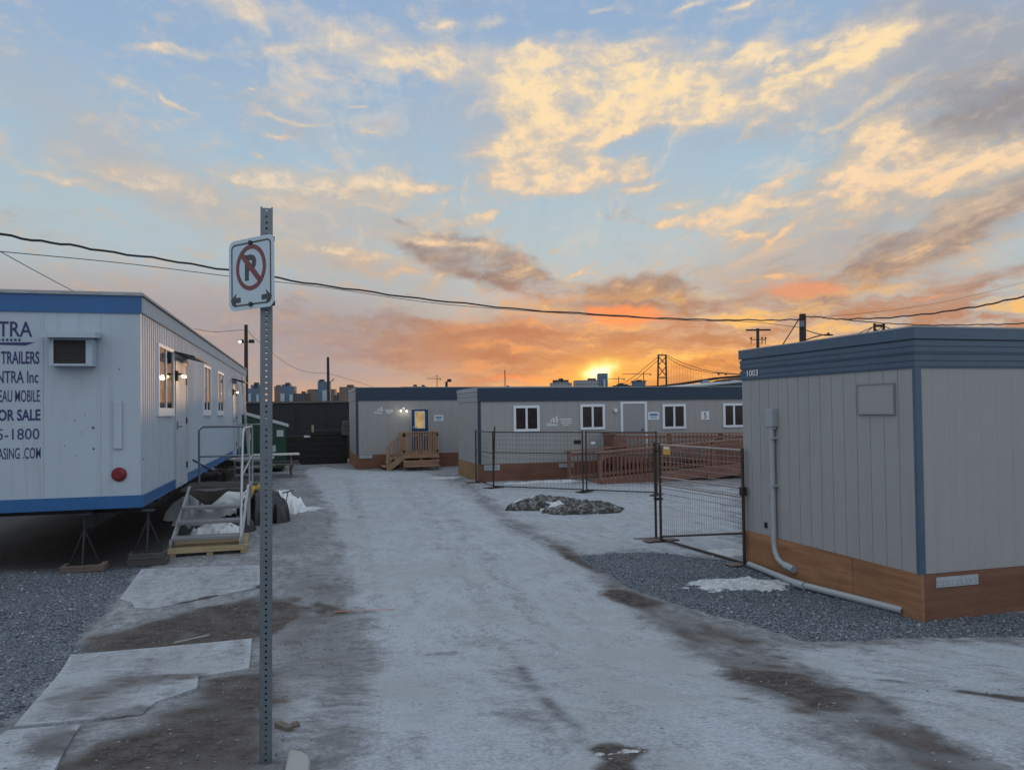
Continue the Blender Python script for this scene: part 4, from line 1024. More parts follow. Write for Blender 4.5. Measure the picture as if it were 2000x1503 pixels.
pu = (u0+u1)/2; m = MB(); a = BL.to(1531, 1090); b = BL.to(1556, 1102)
m.tube([BL.pt(pu, v0, .045), BL.pt(pu, .42, .045), BL.pt(pu+.02, .30, .045), BL.pt(pu+.08, .21, .05), BL.pt(pu+.18, .165, .055), BL.pt(pu+.34, .145, .06)], .036, 12)
m.tube([BL.pt(pu+.24, .155, .058), BL.pt(pu+.42, .135, .062)], .046, 12)
for z_ in (1.1, 1.7): BL.box(m, pu-.06, pu+.06, z_, z_+.03, 0, .082)
m.build('conduit', 'pvc grey', cb)
m = MB()
for (x, y) in ((1508, 973), (1497, 1024)): 
    a, b = BL.to(x, y); BL.box(m, a-.02, a+.02, b-.04, b+.03, 0, .02)
build_each(m, 'bracket', 'black iron', bx)
# pvc pipe lying along the skirting
P = [atz(1463, 1101, .04), atz(1562, 1141, .045)]; Q = [atz(1560, 1140, .045), atz(1764, 1192, .045)]
pp = empty('drain_pipe', P[0], 'grey plastic pipe lying on the gravel along the orange skirting', 'pipe')
for a, b in ((P[0], P[1]), (Q[0], Q[1])):
    m = MB(); m.tube([a-P[0], b-P[0]], .038, 14, cap=False); m.tube([b-P[0], a-P[0]], .033, 14, cap=False); m.build('length', 'pvc grey', pp)
m = MB(); d_ = (Q[1]-P[0]).normalized(); c_ = P[1]-P[0]; m.tube([c_-d_*.08, c_+d_*.08], .046, 14); m.build('coupling', 'pvc grey', pp)
# ------------------------------------------------------------------ the two grey office trailers behind
def emblem(w, px0, py0, px1, py1, lx0, ly0, lx1, ly1):
    """white fan of four slanted bars over a small word, with three broken text lines at its side"""
    m = MB(); u0, v0, u1, v1 = w.rect(px0, py0, px1, py1); W, H = u1-u0, v1-v0
    for i, (x, zb, zt) in enumerate(((.34, .42, .66), (.56, .34, .84), (.80, .36, 1.0))):
        m.slab([w.pt(u0+W*(x+.06), v0+H*zb, .004), w.pt(u0+W*(x+.20), v0+H*zb, .004), w.pt(u0+W*(x+.10), v0+H*zt, .004), w.pt(u0+W*(x-.04), v0+H*(zt-.06), .004)], w.en, .003)
    for i in range(7):
        x = u0+W*(.02+i*.135); h = H*(.34 if i in (0, 2) else .24); w.box(m, x, x+W*.085, v0, v0+h, .004, .007)
    w.box(m, u0+W*.02, u0+W*.4, v0+H*.30, v0+H*.36, .004, .007)
    a0, b0, a1, b1 = w.rect(lx0, ly0, lx1, ly1); L = a1-a0
    for k in range(4):
        z = b1-(k+.5)*(b1-b0)/4; x = a0+(.0 if k == 0 else .1 if k < 3 else .3)*L; xe = a1 if k < 3 else a0+.75*L; i = 0
        while x < xe-.02:
            l = min(xe-x, L*(.10 if (i+k) % 3 else .2)); w.box(m, x, x+l*.86, z-.016, z+.016, .004, .007); x += l; i += 1
    return m.build('emblem', 'lettering white', w.root)
def notice(w, px0, py0, px1, py1, digit=None):
    u0, v0, u1, v1 = w.rect(px0, py0, px1, py1); m = MB(); w.box(m, u0, u1, v0, v1, .002, .012); s_ = m.build('notice', 'white trim', w.root)
    m = MB(); W, H = u1-u0, v1-v0
    if digit: text_mb(m, digit, w.pt(u0+W*.32, v0+H*.16, .013), w.ex, w.ez, W*.36, H*.68, .012)
    else:
        for i in range(6): w.box(m, u0+W*(.14+i*.122), u0+W*(.235+i*.122), v0+H*.50, v0+H*.80, .012, .015)
        for k in range(2): w.box(m, u0+W*(.16+.06*k), u0+W*(.84-.08*k), v0+H*(.32-.14*k), v0+H*(.37-.14*k), .012, .015)
    m.build('lettering', 'sign dark' if digit else 'trailer blue', s_); return s_
# --- five-window office trailer
MO = empty('office_trailer', (5.285, 22.31, 0), 'long grey office trailer with white framed windows behind the temporary fence', 'site office')
ML, MD, MS, MF, MT = 18.0, 2.95, .52, 2.392, 2.80
MFw = Wall(MO, (0, 0, 0), (1, 0, 0), (0, -1, 0)); MLw = Wall(MO, (0, MD, 0), (0, -1, 0), (-1, 0, 0))
m = MB(); m.box(.02, .02, MS, ML, MD, MF); grooved(m, (0, 0), (ML, 0), MS, MF, (0, -1), .4, .012, .005); grooved(m, (0, MD), (0, 0), MS, MF, (-1, 0), .4, .012, .005); m.build('wall', 'siding grey', MO)
m = MB(); m.box(-.03, -.035, MF, ML, -.002, MT); m.box(-.03, -.045, MT-.05, ML, -.035, MT); m.box(-.03, -.042, MF+.12, ML, -.035, MF+.15); m.box(-.03, -.042, MF+.25, ML, -.035, MF+.28); m.build('fascia', 'fascia navy', MO)
m = MB(); fascia(m, 0, .03, .3, MD, MF, MT); m.build('end_fascia', 'roof grey', MO)  # pale grey paints the sky's reflection on the blue end boards
m = MB(); m.box(-.035, -.05, MT, ML, MD+.03, MT+.02); m.build('roof', 'roof grey', MO)
m = MB(); m.box(-.014, -.016, MS, -.002, .06, MF); m.box(-.002, -.016, MS, .07, -.002, MF); m.build('corner_trim', 'fascia navy', MO)
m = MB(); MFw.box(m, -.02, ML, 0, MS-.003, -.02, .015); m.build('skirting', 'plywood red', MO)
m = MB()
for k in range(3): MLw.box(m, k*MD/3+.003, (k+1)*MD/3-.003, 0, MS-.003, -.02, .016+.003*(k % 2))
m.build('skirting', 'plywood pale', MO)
for r in ((1003, 842.6, 1053, 791.4), (1133.4, 839, 1180.5, 789), (1294, 837.5, 1338.5, 788.5), (1412.4, 834.5, 1453.5, 787)):
    window(MFw, *MFw.rect(*r))
e = aty(1500, 800, 22.31); window(MFw, *(lambda a: (a, 1.67, a+.64, 2.33))(11.3))
u0, _, u1, v1 = MFw.rect(1214, 848, 1261, 784); v0 = MS
m = MB(); MFw.box(m, u0-.03, u0+.05, v0, v1, 0, .03); MFw.box(m, u1-.05, u1+.03, v0, v1, 0, .03); MFw.box(m, u0+.05, u1-.05, v1-.06, v1, 0, .03); m.build('door_frame', 'white trim', MO)
m = MB(); MFw.box(m, u0+.052, u1-.052, v0, v1-.062, 0, .015); dr = m.build('door', 'door grey', MO)
m = MB(); c_ = MFw.to(1256, 838.5); m.ball(MFw.pt(u1-.13, c_[1], .05), .035, 6); MFw.box(m, u1-.16, u1-.10, c_[1]-.05, c_[1]+.05, .015, .022); m.build('handle', 'galvanised', dr)
c_ = MFw.to(1201, 801); m = MB(); MFw.box(m, c_[0]-.05, c_[0]+.05, c_[1]-.02, c_[1]+.05, 0, .08); lw = m.build('wall_lamp', 'white trim', MO)
m = MB(); m.ball(MFw.pt(c_[0], c_[1]-.04, .07), .035, 6); m.build('lamp_glass', 'white trim', lw)
notice(MFw, 1266, 819.5, 1287, 804); notice(MFw, 1369.5, 819.5, 1384.5, 803, '5')
emblem(MFw, 1067, 832, 1090, 812, 1093, 832, 1117, 816)
for r in ((945, 919, 976, 907), (1091, 913, 1121, 904)):
    u0, v0, u1, v1 = MFw.rect(*r); m = MB(); MFw.box(m, u0, u1, v0, v1, .015, .03)
    for k in range(4): MFw.box(m, u0+.02, u1-.02, v0+.02+k*(v1-v0-.03)/4, v0+.03+k*(v1-v0-.03)/4, .03, .038)
    m.build('vent', 'galvanised vent', MO)
# reflected lamp seen in the third window: a lit ceiling fitting inside
# --- blue-door office trailer
FO = empty('office_trailer', (2.243, 29.29, 0), 'far grey office trailer with a blue door and wooden steps', 'site office')
FL, FD, FS, FF, FT = 10.0, 3.9, .53, 2.565, 3.048
FW_ = Wall(FO, (0, 0, 0), (1, 0, 0), (0, -1, 0)); FLw = Wall(FO, (0, FD, 0), (0, -1, 0), (-1, 0, 0))
m = MB(); m.box(.02, .02, FS, FL, FD, FF); grooved(m, (0, 0), (FL, 0), FS, FF, (0, -1), .4, .012, .005); grooved(m, (0, FD), (0, 0), FS, FF, (-1, 0), .4, .012, .005); m.build('wall', 'siding grey', FO)
m = MB(); m.box(-.03, -.035, FF, FL, -.002, FT); m.box(-.03, -.045, FT-.05, FL, -.035, FT)
for z_ in (.14, .28): m.box(-.03, -.042, FF+z_, FL, -.035, FF+z_+.03)
m.build('fascia', 'fascia navy', FO)
m = MB(); fascia(m, 0, .03, .3, FD, FF, FT); m.build('end_fascia', 'roof grey', FO)  # end boards paled to paint in their bright sky reflection
m = MB(); m.box(-.035, -.05, FT, FL, FD+.03, FT+.02); m.build('roof', 'roof grey', FO)
m = MB(); m.box(-.014, -.016, FS, -.002, .06, FF); m.box(-.002, -.016, FS, .07, -.002, FF); m.build('corner_trim', 'fascia navy', FO)
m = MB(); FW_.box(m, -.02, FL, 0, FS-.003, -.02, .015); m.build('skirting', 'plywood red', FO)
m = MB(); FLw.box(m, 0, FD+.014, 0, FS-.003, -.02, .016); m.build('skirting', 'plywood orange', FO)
u0, _, u1, v1 = FW_.rect(804, 850, 836, 799); v0 = FS
m = MB(); FW_.box(m, u0-.05, u0, v0, v1+.05, 0, .03); FW_.box(m, u1, u1+.05, v0, v1+.05, 0, .03); FW_.box(m, u0, u1, v1, v1+.05, 0, .03); m.build('door_frame', 'roof grey', FO)
m = MB(); FW_.box(m, u0, u1, v0, v1, 0, .02); dr = m.build('door', 'door blue', FO)
a0, b0, a1, b1 = FW_.rect(811.5, 835, 828, 804); m = MB(); FW_.box(m, a0, a1, b0, b1, .02, .026); m.build('pane', 'lit pane', dr)
m = MB()
for q_ in ((a0-.03, a0, b0, b1), (a1, a1+.03, b0, b1), (a0-.03, a1+.03, b1, b1+.03), (a0-.03, a1+.03, b0-.03, b0)): FW_.box(m, *q_, .02, .034)
m.build('pane_frame', 'white trim', dr)
m = MB(); FW_.box(m, u0+.05, u0+.10, 1.48, 1.58, .02, .03); m.bar(FW_.pt(u0+.07, 1.53, .06), FW_.pt(u0+.22, 1.52, .06), .02, .02); m.build('handle', 'aluminium', dr)
c_ = FW_.to(788, 798); m = MB(); FW_.box(m, c_[0]-.05, c_[0]+.05, c_[1]-.03, c_[1]+.06, 0, .06); lw = m.build('wall_lamp', 'white trim', FO)
for x, y in ((782, 801.5), (793.5, 802.5)):
    a = FW_.to(x, y); m = MB(); m.ball(FW_.pt(a[0], a[1], .12), .036, 6); m.build('bulb', 'bulb cool', lw)
    point_light('wall_lamp_light', FW_.pt(a[0], a[1]-.03, .16), 1.1, (1.0, .85, .6), FO)
notice(FW_, 848, 822, 865.5, 810.5); emblem(FW_, 731, 808, 748, 794, 752, 808, 768, 799)
u0, v0, u1, v1 = FW_.rect(702, 895, 727, 888); m = MB(); FW_.box(m, u0, u1, v0, v1, .015, .03)
for k in range(3): FW_.box(m, u0+.02, u1-.02, v0+.02+k*.035, v0+.03+k*.035, .03, .037)
m.build('vent', 'galvanised vent', FO)
# --- wooden steps at the blue door
L0 = aty(787, 845, 28.2); L1 = aty(856, 845, 28.2); dz = .56; rz_ = L0.z
ws = empty('wooden_steps', (L0.x, 28.2, 0), 'pale wooden steps with a railed landing at the blue door', 'steps')
LW = L1.x-L0.x
m = MB()
for k in range(7): m.box(0, .0+k*.152, dz-.04, LW, .145+k*.152, dz)
m.build('landing', 'deck wood', ws)
m = MB()
for (x, y) in ((.03, .04), (LW-.06, .04), (LW*.5, .04), (LW-.06, 1.0), (.03, 1.0)): m.box(x-.04, y-.04, 0, x+.05, y+.05, rz_ if y < .5 or x > 1 else rz_)
build_each(m, 'post', 'deck wood', ws)
m = MB(); m.box(-.02, -.05, rz_, LW+.03, .09, rz_+.04); m.box(LW-.08, .09, rz_, LW+.03, 1.05, rz_+.04); m.box(0, -.0, rz_-.14, LW, .03, rz_-.05); m.box(0, -.0, dz+.06, LW, .03, dz+.14); m.build('rail', 'deck wood', ws)
m = MB(); nb = 13
for k in range(nb): x = .10+k*(LW-.2)/(nb-1); m.box(x-.018, -.03, dz-.12, x+.022, -.002, rz_-.002)
for k in range(8): y = .12+k*.12; m.box(LW-.06, y, dz+.002, LW-.03, y+.035, rz_-.002)
m.build('baluster', 'deck wood', ws)
m = MB(); m.box(-.02, -.06, .42, LW+.02, -.032, .55); m.box(-.02, -.30, .30, LW, -.07, .34); m.box(-.02, -.32, .17, LW-.05, -.30, .33); m.box(.0, -.62, .13, LW-.05, -.34, .17); m.build('front_tread', 'deck wood', ws)
B0 = aty(755, 910, 28.3); run = L0.x-B0.x
m = MB()
for k in range(3):
    f_ = (k+1)/4; x = -run*(1-f_)+.0; m.box(x-.28, .02, dz*f_-.04, x+.02, 1.0, dz*f_)
build_each(m, 'tread', 'deck wood', ws)
m = MB()
for y in (-.01, 1.0): m.bar((-run+.02, y, .02), (.02, y, dz-.06), .04, .20)
build_each(m, 'stringer', 'deck wood', ws)
rb = aty(757, 873, 28.2).z
m = MB()
for y in (-.03,): m.bar((-run-.02, y, rb), (.0, y, rz_+.02), .09, .04); m.bar((-run, y, .30), (.0, y, dz+.12), .03, .07); m.box(-run-.02, y-.04, 0, -run+.07, y+.05, rb)
m.build('stair_rail', 'deck wood', ws)
m = MB()
for k in range(6):
    x = -run+.1+k*(run-.14)/5; f_ = (x+run)/run; m.box(x-.016, -.045, .30+f_*(dz-.18), x+.02, -.015, rb+f_*(rz_-rb))
m.build('baluster', 'deck wood', ws)

# ------------------------------------------------------------------ wooden access ramp
YA = 20.35
R0 = aty(1172, 900, YA)
rp_ = empty('access_ramp', (R0.x, YA, 0), 'long red-brown wooden access ramp up to the grey door', 'ramp')
def rloc(px, py, y): p = aty(px, py, y); return p.x-R0.x, p.z
RE = 7.2                                      # length of the front run
def dk(x): return .03+max(0, x)*.062
m = MB(); n = int(RE/.15)
for k in range(n):
    x = k*.15; m.add([(x, 0, dk(x)-.04), (x+.143, 0, dk(x+.143)-.04), (x+.143, 1.0, dk(x+.143)-.04), (x, 1.0, dk(x)-.04), (x, 0, dk(x)), (x+.143, 0, dk(x+.143)), (x+.143, 1.0, dk(x+.143)), (x, 1.0, dk(x))], [(3, 2, 1, 0), (4, 5, 6, 7), (0, 1, 5, 4), (1, 2, 6, 5), (2, 3, 7, 6), (3, 0, 4, 7)])
m.build('lower_deck', 'stain wood', rp_)
def railing(x0, x1, y, zf, hr=.86, post_every=1.8, lo=.10):
    """sloping guard: posts, cap and lower rail, square balusters"""
    n = max(1, round((x1-x0)/post_every)); pm = MB()
    for k in range(n+1):
        x = x0+(x1-x0)*k/n; pm.box(x-.045, y-.045, max(0, zf(x)-.25), x+.045, y+.045, zf(x)+hr)
    build_each(pm, 'post', 'stain wood', rp_)
    rm = MB(); rm.bar((x0-.12, y, zf(x0)+hr+.02), (x1+.1, y, zf(x1)+hr+.02), .15, .04); rm.bar((x0, y-.03, zf(x0)+hr-.09), (x1, y-.03, zf(x1)+hr-.09), .035, .09); rm.bar((x0, y-.03, zf(x0)+lo), (x1, y-.03, zf(x1)+lo), .035, .09); rm.build('rail', 'stain rail', rp_)
    bm_ = MB(); nb = int((x1-x0)/.125)
    for k in range(1, nb): x = x0+(x1-x0)*k/nb; bm_.box(x-.018, y-.062, zf(x)+lo-.05, x+.018, y-.048, zf(x)+hr-.05)
    bm_.build('baluster', 'stain wood', rp_)
railing(0, RE, -.02, dk, .84); railing(-.55, RE-1.2, 1.05, dk, .84)
m = MB(); m.bar((0, -.075, dk(0)-.03), (RE, -.075, dk(RE)-.10), .04, .20); m.bar((0, 1.0, dk(0)-.1), (RE, 1.0, dk(RE)-.1), .04, .2); build_each(m, 'skirt_board', 'stain wood', rp_)
XL0, XL1 = rloc(1203, 850, 21.3)[0], rloc(1380, 850, 21.3)[0]
def uk(x): return .50-max(0, x-XL1)*.03
m = MB()
for k in range(int((RE+1-XL0)/.15)):
    x = XL0+k*.15; m.box(x, 1.12, uk(x)-.04, x+.143, 1.93, uk(x))
m.build('upper_deck', 'stain wood', rp_)
railing(XL0, RE+1.0, 1.10, uk, .86, 1.7)
m = MB()
for k in range(8): m.box(XL0-.01, 1.12+k*.1, uk(XL0)-.05, XL0+.02, 1.19+k*.1, uk(XL0)+.84)
m.box(XL0-.03, 1.08, uk(XL0)+.86, XL0+.06, 1.93, uk(XL0)+.90)
for k in range(3): m.box(XL0+.05+k*.11, 1.035, uk(0)-.1, XL0+.15+k*.11, 1.05, uk(0)+.84)
m.build('end_guard', 'stain wood', rp_)
m = MB(); m.bar((RE*.45, -.3, .12), (RE+1, -.3, .62), .04, .16); m.bar((RE*.62, -.28, .0), (RE*.62, -.28, .40), .08, .08); m.bar((RE*.85, -.28, .0), (RE*.85, -.28, .5), .08, .08)
m.build('brace', 'stain wood', rp_)

# ------------------------------------------------------------------ temporary fence
FH = 1.56
def fence_panel(a, b, label, h=FH, mids=(.98, .52), wires=True, fine=.10, name='temporary_fence', extra=0.0, wr=.0026, cat='fence panel', grp='temporary fence panels', bottom=(.06, .06), steel='fence steel', wiremat='fence wire', leans=(0, 0)):
    a, b = Vector((a[0], a[1], 0)), Vector((b[0], b[1], 0)); d = b-a; L = d.length
    r = empty(name, a, label, cat, grp, rz=math.atan2(d.y, d.x))
    for x, ln, hh in ((0, leans[0], h+extra), (L, leans[1], h)):
        m = MB(); m.tube([(x, 0, 0), (x+ln, 0, hh)], .021, 8); m.build('post', steel, r)
    m = MB(); m.tube([(0, 0, h-.03), (L, 0, h-.03)], .016, 8); m.build('top_rail', 'rail steel' if name == 'gate' else steel, r)
    for z in mids[:1 if name == 'temporary_fence' else 2]:
        m = MB(); m.tube([(0, 0, z), (L, 0, z)], .012, 6); m.build('mid_rail', 'rail steel' if name == 'gate' else steel, r)
    m = MB(); m.tube([(0, 0, bottom[0]), (L, 0, bottom[1])], .016, 6); m.build('bottom_rail', steel, r)
    if wires:
        m = MB(); n = int(L/fine)
        for k in range(1, n): x = L*k/n; m.tube([(x, 0, bottom[0]+(bottom[1]-bottom[0])*x/L), (x, 0, h-.03)], wr, 3, cap=False)
        k = 0; z = h-.12
        while z > max(bottom)+.05:
            up = name == 'gate' and z > .75; m.tube([(0, 0, z), (L, 0, z)], wr*(2.4 if up else 1.1), 4, cap=False); z -= .085 if up else .125
        m.build('mesh', 'gate wire' if name == 'gate' else wiremat, r)
    m = MB()
    for x in (0, L): m.box(x-.10, -.28, 0, x+.10, .28, .02)
    build_each(m, 'foot', steel, r)
    return r
g0, g1, g2, g3 = ground(930, 942), ground(964, 953), ground(1139, 960), ground(1146, 960.5)
fence_panel(g0, g1, 'dark fence panel turned edge-on at the corner of the long grey office', mids=(.95,), wr=.0022)
p1 = fence_panel(g1, g2, 'dark temporary fence panel before the plywood skirting of the long office', mids=(.98,), wr=.0022, extra=.12, leans=(.06, 0))
g4 = g3+(g2-g1).normalized()*1.85
p2 = fence_panel(g3, g4, 'dark temporary fence panel crossing in front of the ramp start', mids=(.98,), wr=.0022)
for r, px0, py0, px1, py1, mt in ((p1, 1121, 867, 1135, 859, 'black iron'), (p2, 1155, 866.5, 1162.5, 862, 'white trim')):
    w = Wall(r, (0, 0, 0), (1, 0, 0), (0, -1, 0)); m = MB(); w.box(m, *(lambda q: (q[0], q[2], q[1], q[3]))(w.rect(px0, py0, px1, py1)), .01, .016); m.build('tag', mt, r)
ga, gb = ground(1291, 1056), ground(1454, 1102)
gate = fence_panel(ga, gb, 'rusty mesh gate panel hung between the yard and the near office', mids=(1.02, .90), fine=.055, name='gate', wr=.0020, cat='gate', grp=None, bottom=(.07, .42))
gp = gate
w = Wall(gate, (0, 0, 0), (1, 0, 0), (0, -1, 0)); q_ = w.rect(1298, 887, 1311, 871)
m = MB(); w.box(m, q_[0], q_[2], q_[1], q_[3], .018, .026); sgp = m.build('tag', 'yellow tag', gate)
m = MB(); w.box(m, q_[0]+.03, q_[2]-.03, q_[3]-.05, q_[3]-.015, .026, .029); m.build('tag_band', 'white trim', sgp)
Lg = (Vector((gb.x, gb.y))-Vector((ga.x, ga.y))).length
m = MB(); m.tube([(0, 0, .03), (Lg, 0, .02)], .02, 8); m.build('ground_rail', 'fence steel', gate)
m = MB(); m.box(Lg-.035, -.04, .92, Lg+.035, .04, 1.04); m.build('clamp', 'fence steel', gate, bevel=.01)
gq = ground(1281.5, 1051)
ps = empty('fence_post', (gq.x, gq.y, 0), 'slim dark fence post standing close beside the gate', 'post')
m = MB(); m.tube([(0, 0, 0), (0, 0, FH)], .021, 8); m.build('tube', 'fence steel', ps)
m = MB(); m.box(-.38, -.05, 0, .1, .05, .018); m.build('foot', 'pad wood', ps)
m = MB(); m.box(-.02, -.03, FH-.16, .12, .03, FH-.12); m.box(-.02, -.03, .62, .12, .03, .66); m.build('coupler', 'fence steel', ps)

# ------------------------------------------------------------------ heaps and snow
g_ = ground(1068, 994); mound('soil_heap', 'soil', (g_.x, g_.y+.25), .86, .48, .33, 4, .48, 2.6, n=90, label='dark soil heap dusted with snow, left of two on the frosty yard', cat='soil heap', spiky=.022, group=None)
g_ = ground(1155, 1001); mound('soil_heap', 'soil', (g_.x, g_.y+.22), .86, .44, .25, 6, .46, 2.9, n=90, label='low stony soil heap on the yard nearer the gate', cat='soil heap', spiky=.022)
g_ = ground(1022, 984); mound('snow_patch', 'snow', (g_.x, g_.y-.05), .26, .18, .16, 2, .5, 2.4, n=26, label='small snow lump at the left tip of the soil heap', cat='snow')
g_ = ground(1075, 993); mound('snow_patch', 'snow', (g_.x+.02, g_.y-.16), .40, .22, .20, 8, .6, 2.4, n=30, label='triangular snow bank against the front of the soil heap', cat='snow')
g_ = ground(1440, 1142); mound('snow_patch', 'snow', (g_.x, g_.y), .62, .30, .045, 17, 1.2, 4.0, n=100, label='white melting snow patch on the gravel beside the plastic pipe', cat='snow', rz=rad(-18), spiky=.02)
g_ = ground(1432, 1080); mound('snow_patch', 'snow', (g_.x, g_.y), .42, .26, .05, 19, .9, 4.0, n=50, label='white snow patch behind the gate mesh', cat='snow', rz=rad(-10))
g_ = ground(1222, 1472); mound('snow_patch', 'snow', (g_.x, g_.y), .115, .035, .014, 23, 1.2, 4.0, n=36, label='sliver of old ice in the dark pothole at the front', cat='snow', rz=rad(4))
g_ = ground(1172, 1476); mound('snow_patch', 'snow', (g_.x, g_.y), .035, .022, .012, 29, 1.2, 4.0, n=20, label='tiny ice crumb at the left end of the dark pothole', cat='snow')
g_ = ground(872, 933); mound('snow_patch', 'snow', (g_.x, g_.y), .6, .35, .04, 31, .9, 3.0, n=30, label='thin snow patch on the dark ground by the pale plywood end', cat='snow')
g_ = ground(1060, 946); mound('snow_patch', 'snow', (g_.x+.2, g_.y+.5), 1.2, .22, .07, 33, 1.0, 3.0, n=40, label='snow strip along the foot of the plywood skirting', cat='snow')
# ------------------------------------------------------------------ boards on the ground
def board(poly, name, label, dirty=(), lift=.016, cat='board', grp=None):
    """thin sheet following the ground; its frost and dirt are laid on like the ground's"""
    P = [ground(*q) for q in poly]; c = sum(P, Vector())/len(P)
    bm = bmesh.new(); f = bm.faces.new([bm.verts.new((p.x, p.y, 0)) for p in P]); bmesh.ops.triangulate(bm, faces=[f])
    for _ in range(6): bmesh.ops.subdivide_edges(bm, edges=[e for e in bm.edges if e.calc_length() > .05], cuts=1, use_grid_fill=False); bmesh.ops.triangulate(bm, faces=bm.faces[:])
    r = bmesh.ops.extrude_face_region(bm, geom=bm.faces[:]); top = {v for v in r['geom'] if isinstance(v, bmesh.types.BMVert)}
    for v in bm.verts: v.co.z = gz(v.co.x, v.co.y)+(lift if v in top else -.012)
    bmesh.ops.recalc_face_normals(bm, faces=bm.faces)
    me = bpy.data.meshes.new(name); bm.to_mesh(me); bm.free(); me.materials.append(MATS['yard ground'])
    co = np.array([v.co[:] for v in me.vertices]); X_, Y_ = co[:, 0], co[:, 1]
    dr_ = np.zeros(len(co))
    for pl, k, soft in dirty:
        d = sdist(pl, X_, Y_)+.10*(vnoise(X_*3, Y_*3, 5)-.5)*2+.06*(vnoise(X_*9, Y_*9, 6)-.5)*2
        dr_ = np.maximum(dr_, k*np.clip(.5-d/soft, 0, 1))
    edge = np.clip(1-np.abs(sdist(poly, X_, Y_))/.07, 0, 1)
    fr_ = .80+.25*edge-.3*dr_
    for n, a in (('frost', fr_), ('dirt', dr_), ('gravel', np.zeros(len(co))), ('cracks_and_shade', np.zeros(len(co)))):
        at = me.attributes.new(n, 'FLOAT', 'POINT'); at.data.foreach_set('value', a.astype(np.float32))
    o = bpy.data.objects.new(name, me); COL.objects.link(o); tag(o, label, cat, grp); return o
board([(234, 1171), (276, 1113), (511, 1105), (510, 1147), (300, 1190), (262, 1189), (258, 1178)], 'plywood_sheet', 'frosted plywood sheet on the ground nearest the pallet', [([(300, 1200), (330, 1178), (450, 1160), (520, 1140), (520, 1200)], .85, .15), ([(360, 1125), (520, 1118), (515, 1135), (420, 1150)], .3, .3)])
board([(138, 1281), (492, 1249), (486, 1308), (388, 1324), (384, 1347), (304, 1375), (276, 1400), (28, 1423)], 'plywood_sheet', 'muddy plywood sheet with a bright frosted corner, middle of three',
      [([(180, 1330), (260, 1315), (330, 1318), (400, 1318), (330, 1340), (270, 1352), (200, 1385), (60, 1412), (90, 1370)], .62, .25), ([(230, 1290), (350, 1275), (370, 1292), (260, 1312)], .42, .25), ([(60, 1425), (240, 1400), (330, 1365), (385, 1345), (400, 1400), (60, 1440)], .6, .12)])
board([(17, 1429), (158, 1417), (100, 1520), (60, 1560), (-160, 1560), (-60, 1480)], 'plywood_sheet', 'frosted plywood sheet cut by the frame corner, nearest the camera', [([(88, 1420), (170, 1410), (160, 1540), (70, 1540), (70, 1470)], .75, .15)], lift=.012)
m = MB(); a, b = ground(340, 1256), ground(408, 1241); m.bar(a+Vector((0, 0, .008)), b+Vector((0, 0, .008)), .014, .010); o = m.build('lath', 'roof grey'); tag(o, 'thin frosted lath in the dirt between two plywood sheets', 'lath')
# orange survey paint line on the road
m = MB(); pts = [ground(x, y) for x, y in ((652, 1196), (690, 1194.5), (735, 1193), (772, 1190.5))]
for a, b, w_ in zip(pts, pts[1:], (.022, .013, .010)):
    n_ = Vector((-(b-a).y, (b-a).x, 0)).normalized()*w_/2
    m.slab([a-n_+Vector((0, 0, .012)), b-n_+Vector((0, 0, .012)), b+n_+Vector((0, 0, .012)), a+n_+Vector((0, 0, .012))], (0, 0, 1), .004)
o = m.build('paint_line', 'orange paint'); tag(o, 'faint orange survey paint line on the frosty road', 'marking')
# white concrete stub at the foot of the post
g_ = ground(585, 1496)
m = MB(); P = [(-.048, -.25), (.048, -.25), (.05, -.03), (.036, .02), (.010, .055), (-.025, .08), (-.047, .084)]
m.prism(P, 0, .05); o = m.build('concrete_block', 'concrete white', None, bevel=.012, loc=(g_.x, g_.y, g_.z-.01)); o.rotation_euler = (rad(6), rad(-6), rad(-6)); tag(o, 'pale broken concrete block on the ground right of the post foot', 'concrete block')
m = MB(); g_ = ground(553, 1424); m.box(-.018, -.06, 0, .02, .05, .03); m.ball((.05, -.02, .01), .028, 5, (1.2, .8, .7)); o = m.build('rubble', 'grey wood', None, bevel=.004, loc=(g_.x, g_.y, g_.z)); o.rotation_euler = (0, 0, rad(35)); tag(o, 'small grey rubble chunks beside the post', 'rubble')
# ------------------------------------------------------------------ yard end: dark walls, dumpster, picnic tables
wl = empty('dark_hoarding', (-4.0, 36.6, 0), 'tall black hoarding with a pale cap rail across the yard end', 'hoarding')
HT = aty(620, 783, 36.6).z
m = MB(); m.box(0, 0, 0, 8.2, .15, HT-.08)
for k in range(7): m.box(k*1.35+.02, -.02, .02, k*1.35+.06, -.001, HT-.1)
m.build('panel', 'dark wall', wl)
m = MB(); m.box(-.05, -.06, HT-.08, 8.3, .2, HT); m.build('cap_rail', 'grey wood', wl)
rw = empty('timber_wall', (-3.0, 33.0, 0), 'low dark stacked timber wall in front of the black hoarding', 'wall')
for k in range(5):
    m = MB(); z = k*.235; m.box(.03*(k % 2), -.03*(k % 2)+.05*k, z, 5.15, .5, z+.228); m.build('beam', 'dark timber', rw, bevel=.012)
def junk(px, py, Y, name, mat, sx, sy, sz, label, cat, rz=0.0, z=None):
    p = aty(px, py, Y); m = MB(); m.box(-sx/2, -sy/2, 0, sx/2, sy/2, sz*.62); m.box(-sx*.4, -sy*.55, sz*.62, sx*.45, sy*.4, sz)
    o = m.build(name, mat, None, bevel=.015, loc=(p.x, Y, p.z if z is None else z)); o.rotation_euler = (0, 0, rz); tag(o, label, cat); return o
junk(679, 850, 33.25, 'utility_box', 'grey wood', .5, .3, .62, 'grey utility box on the timber wall beside the far office', 'box', z=1.168)
m = MB()
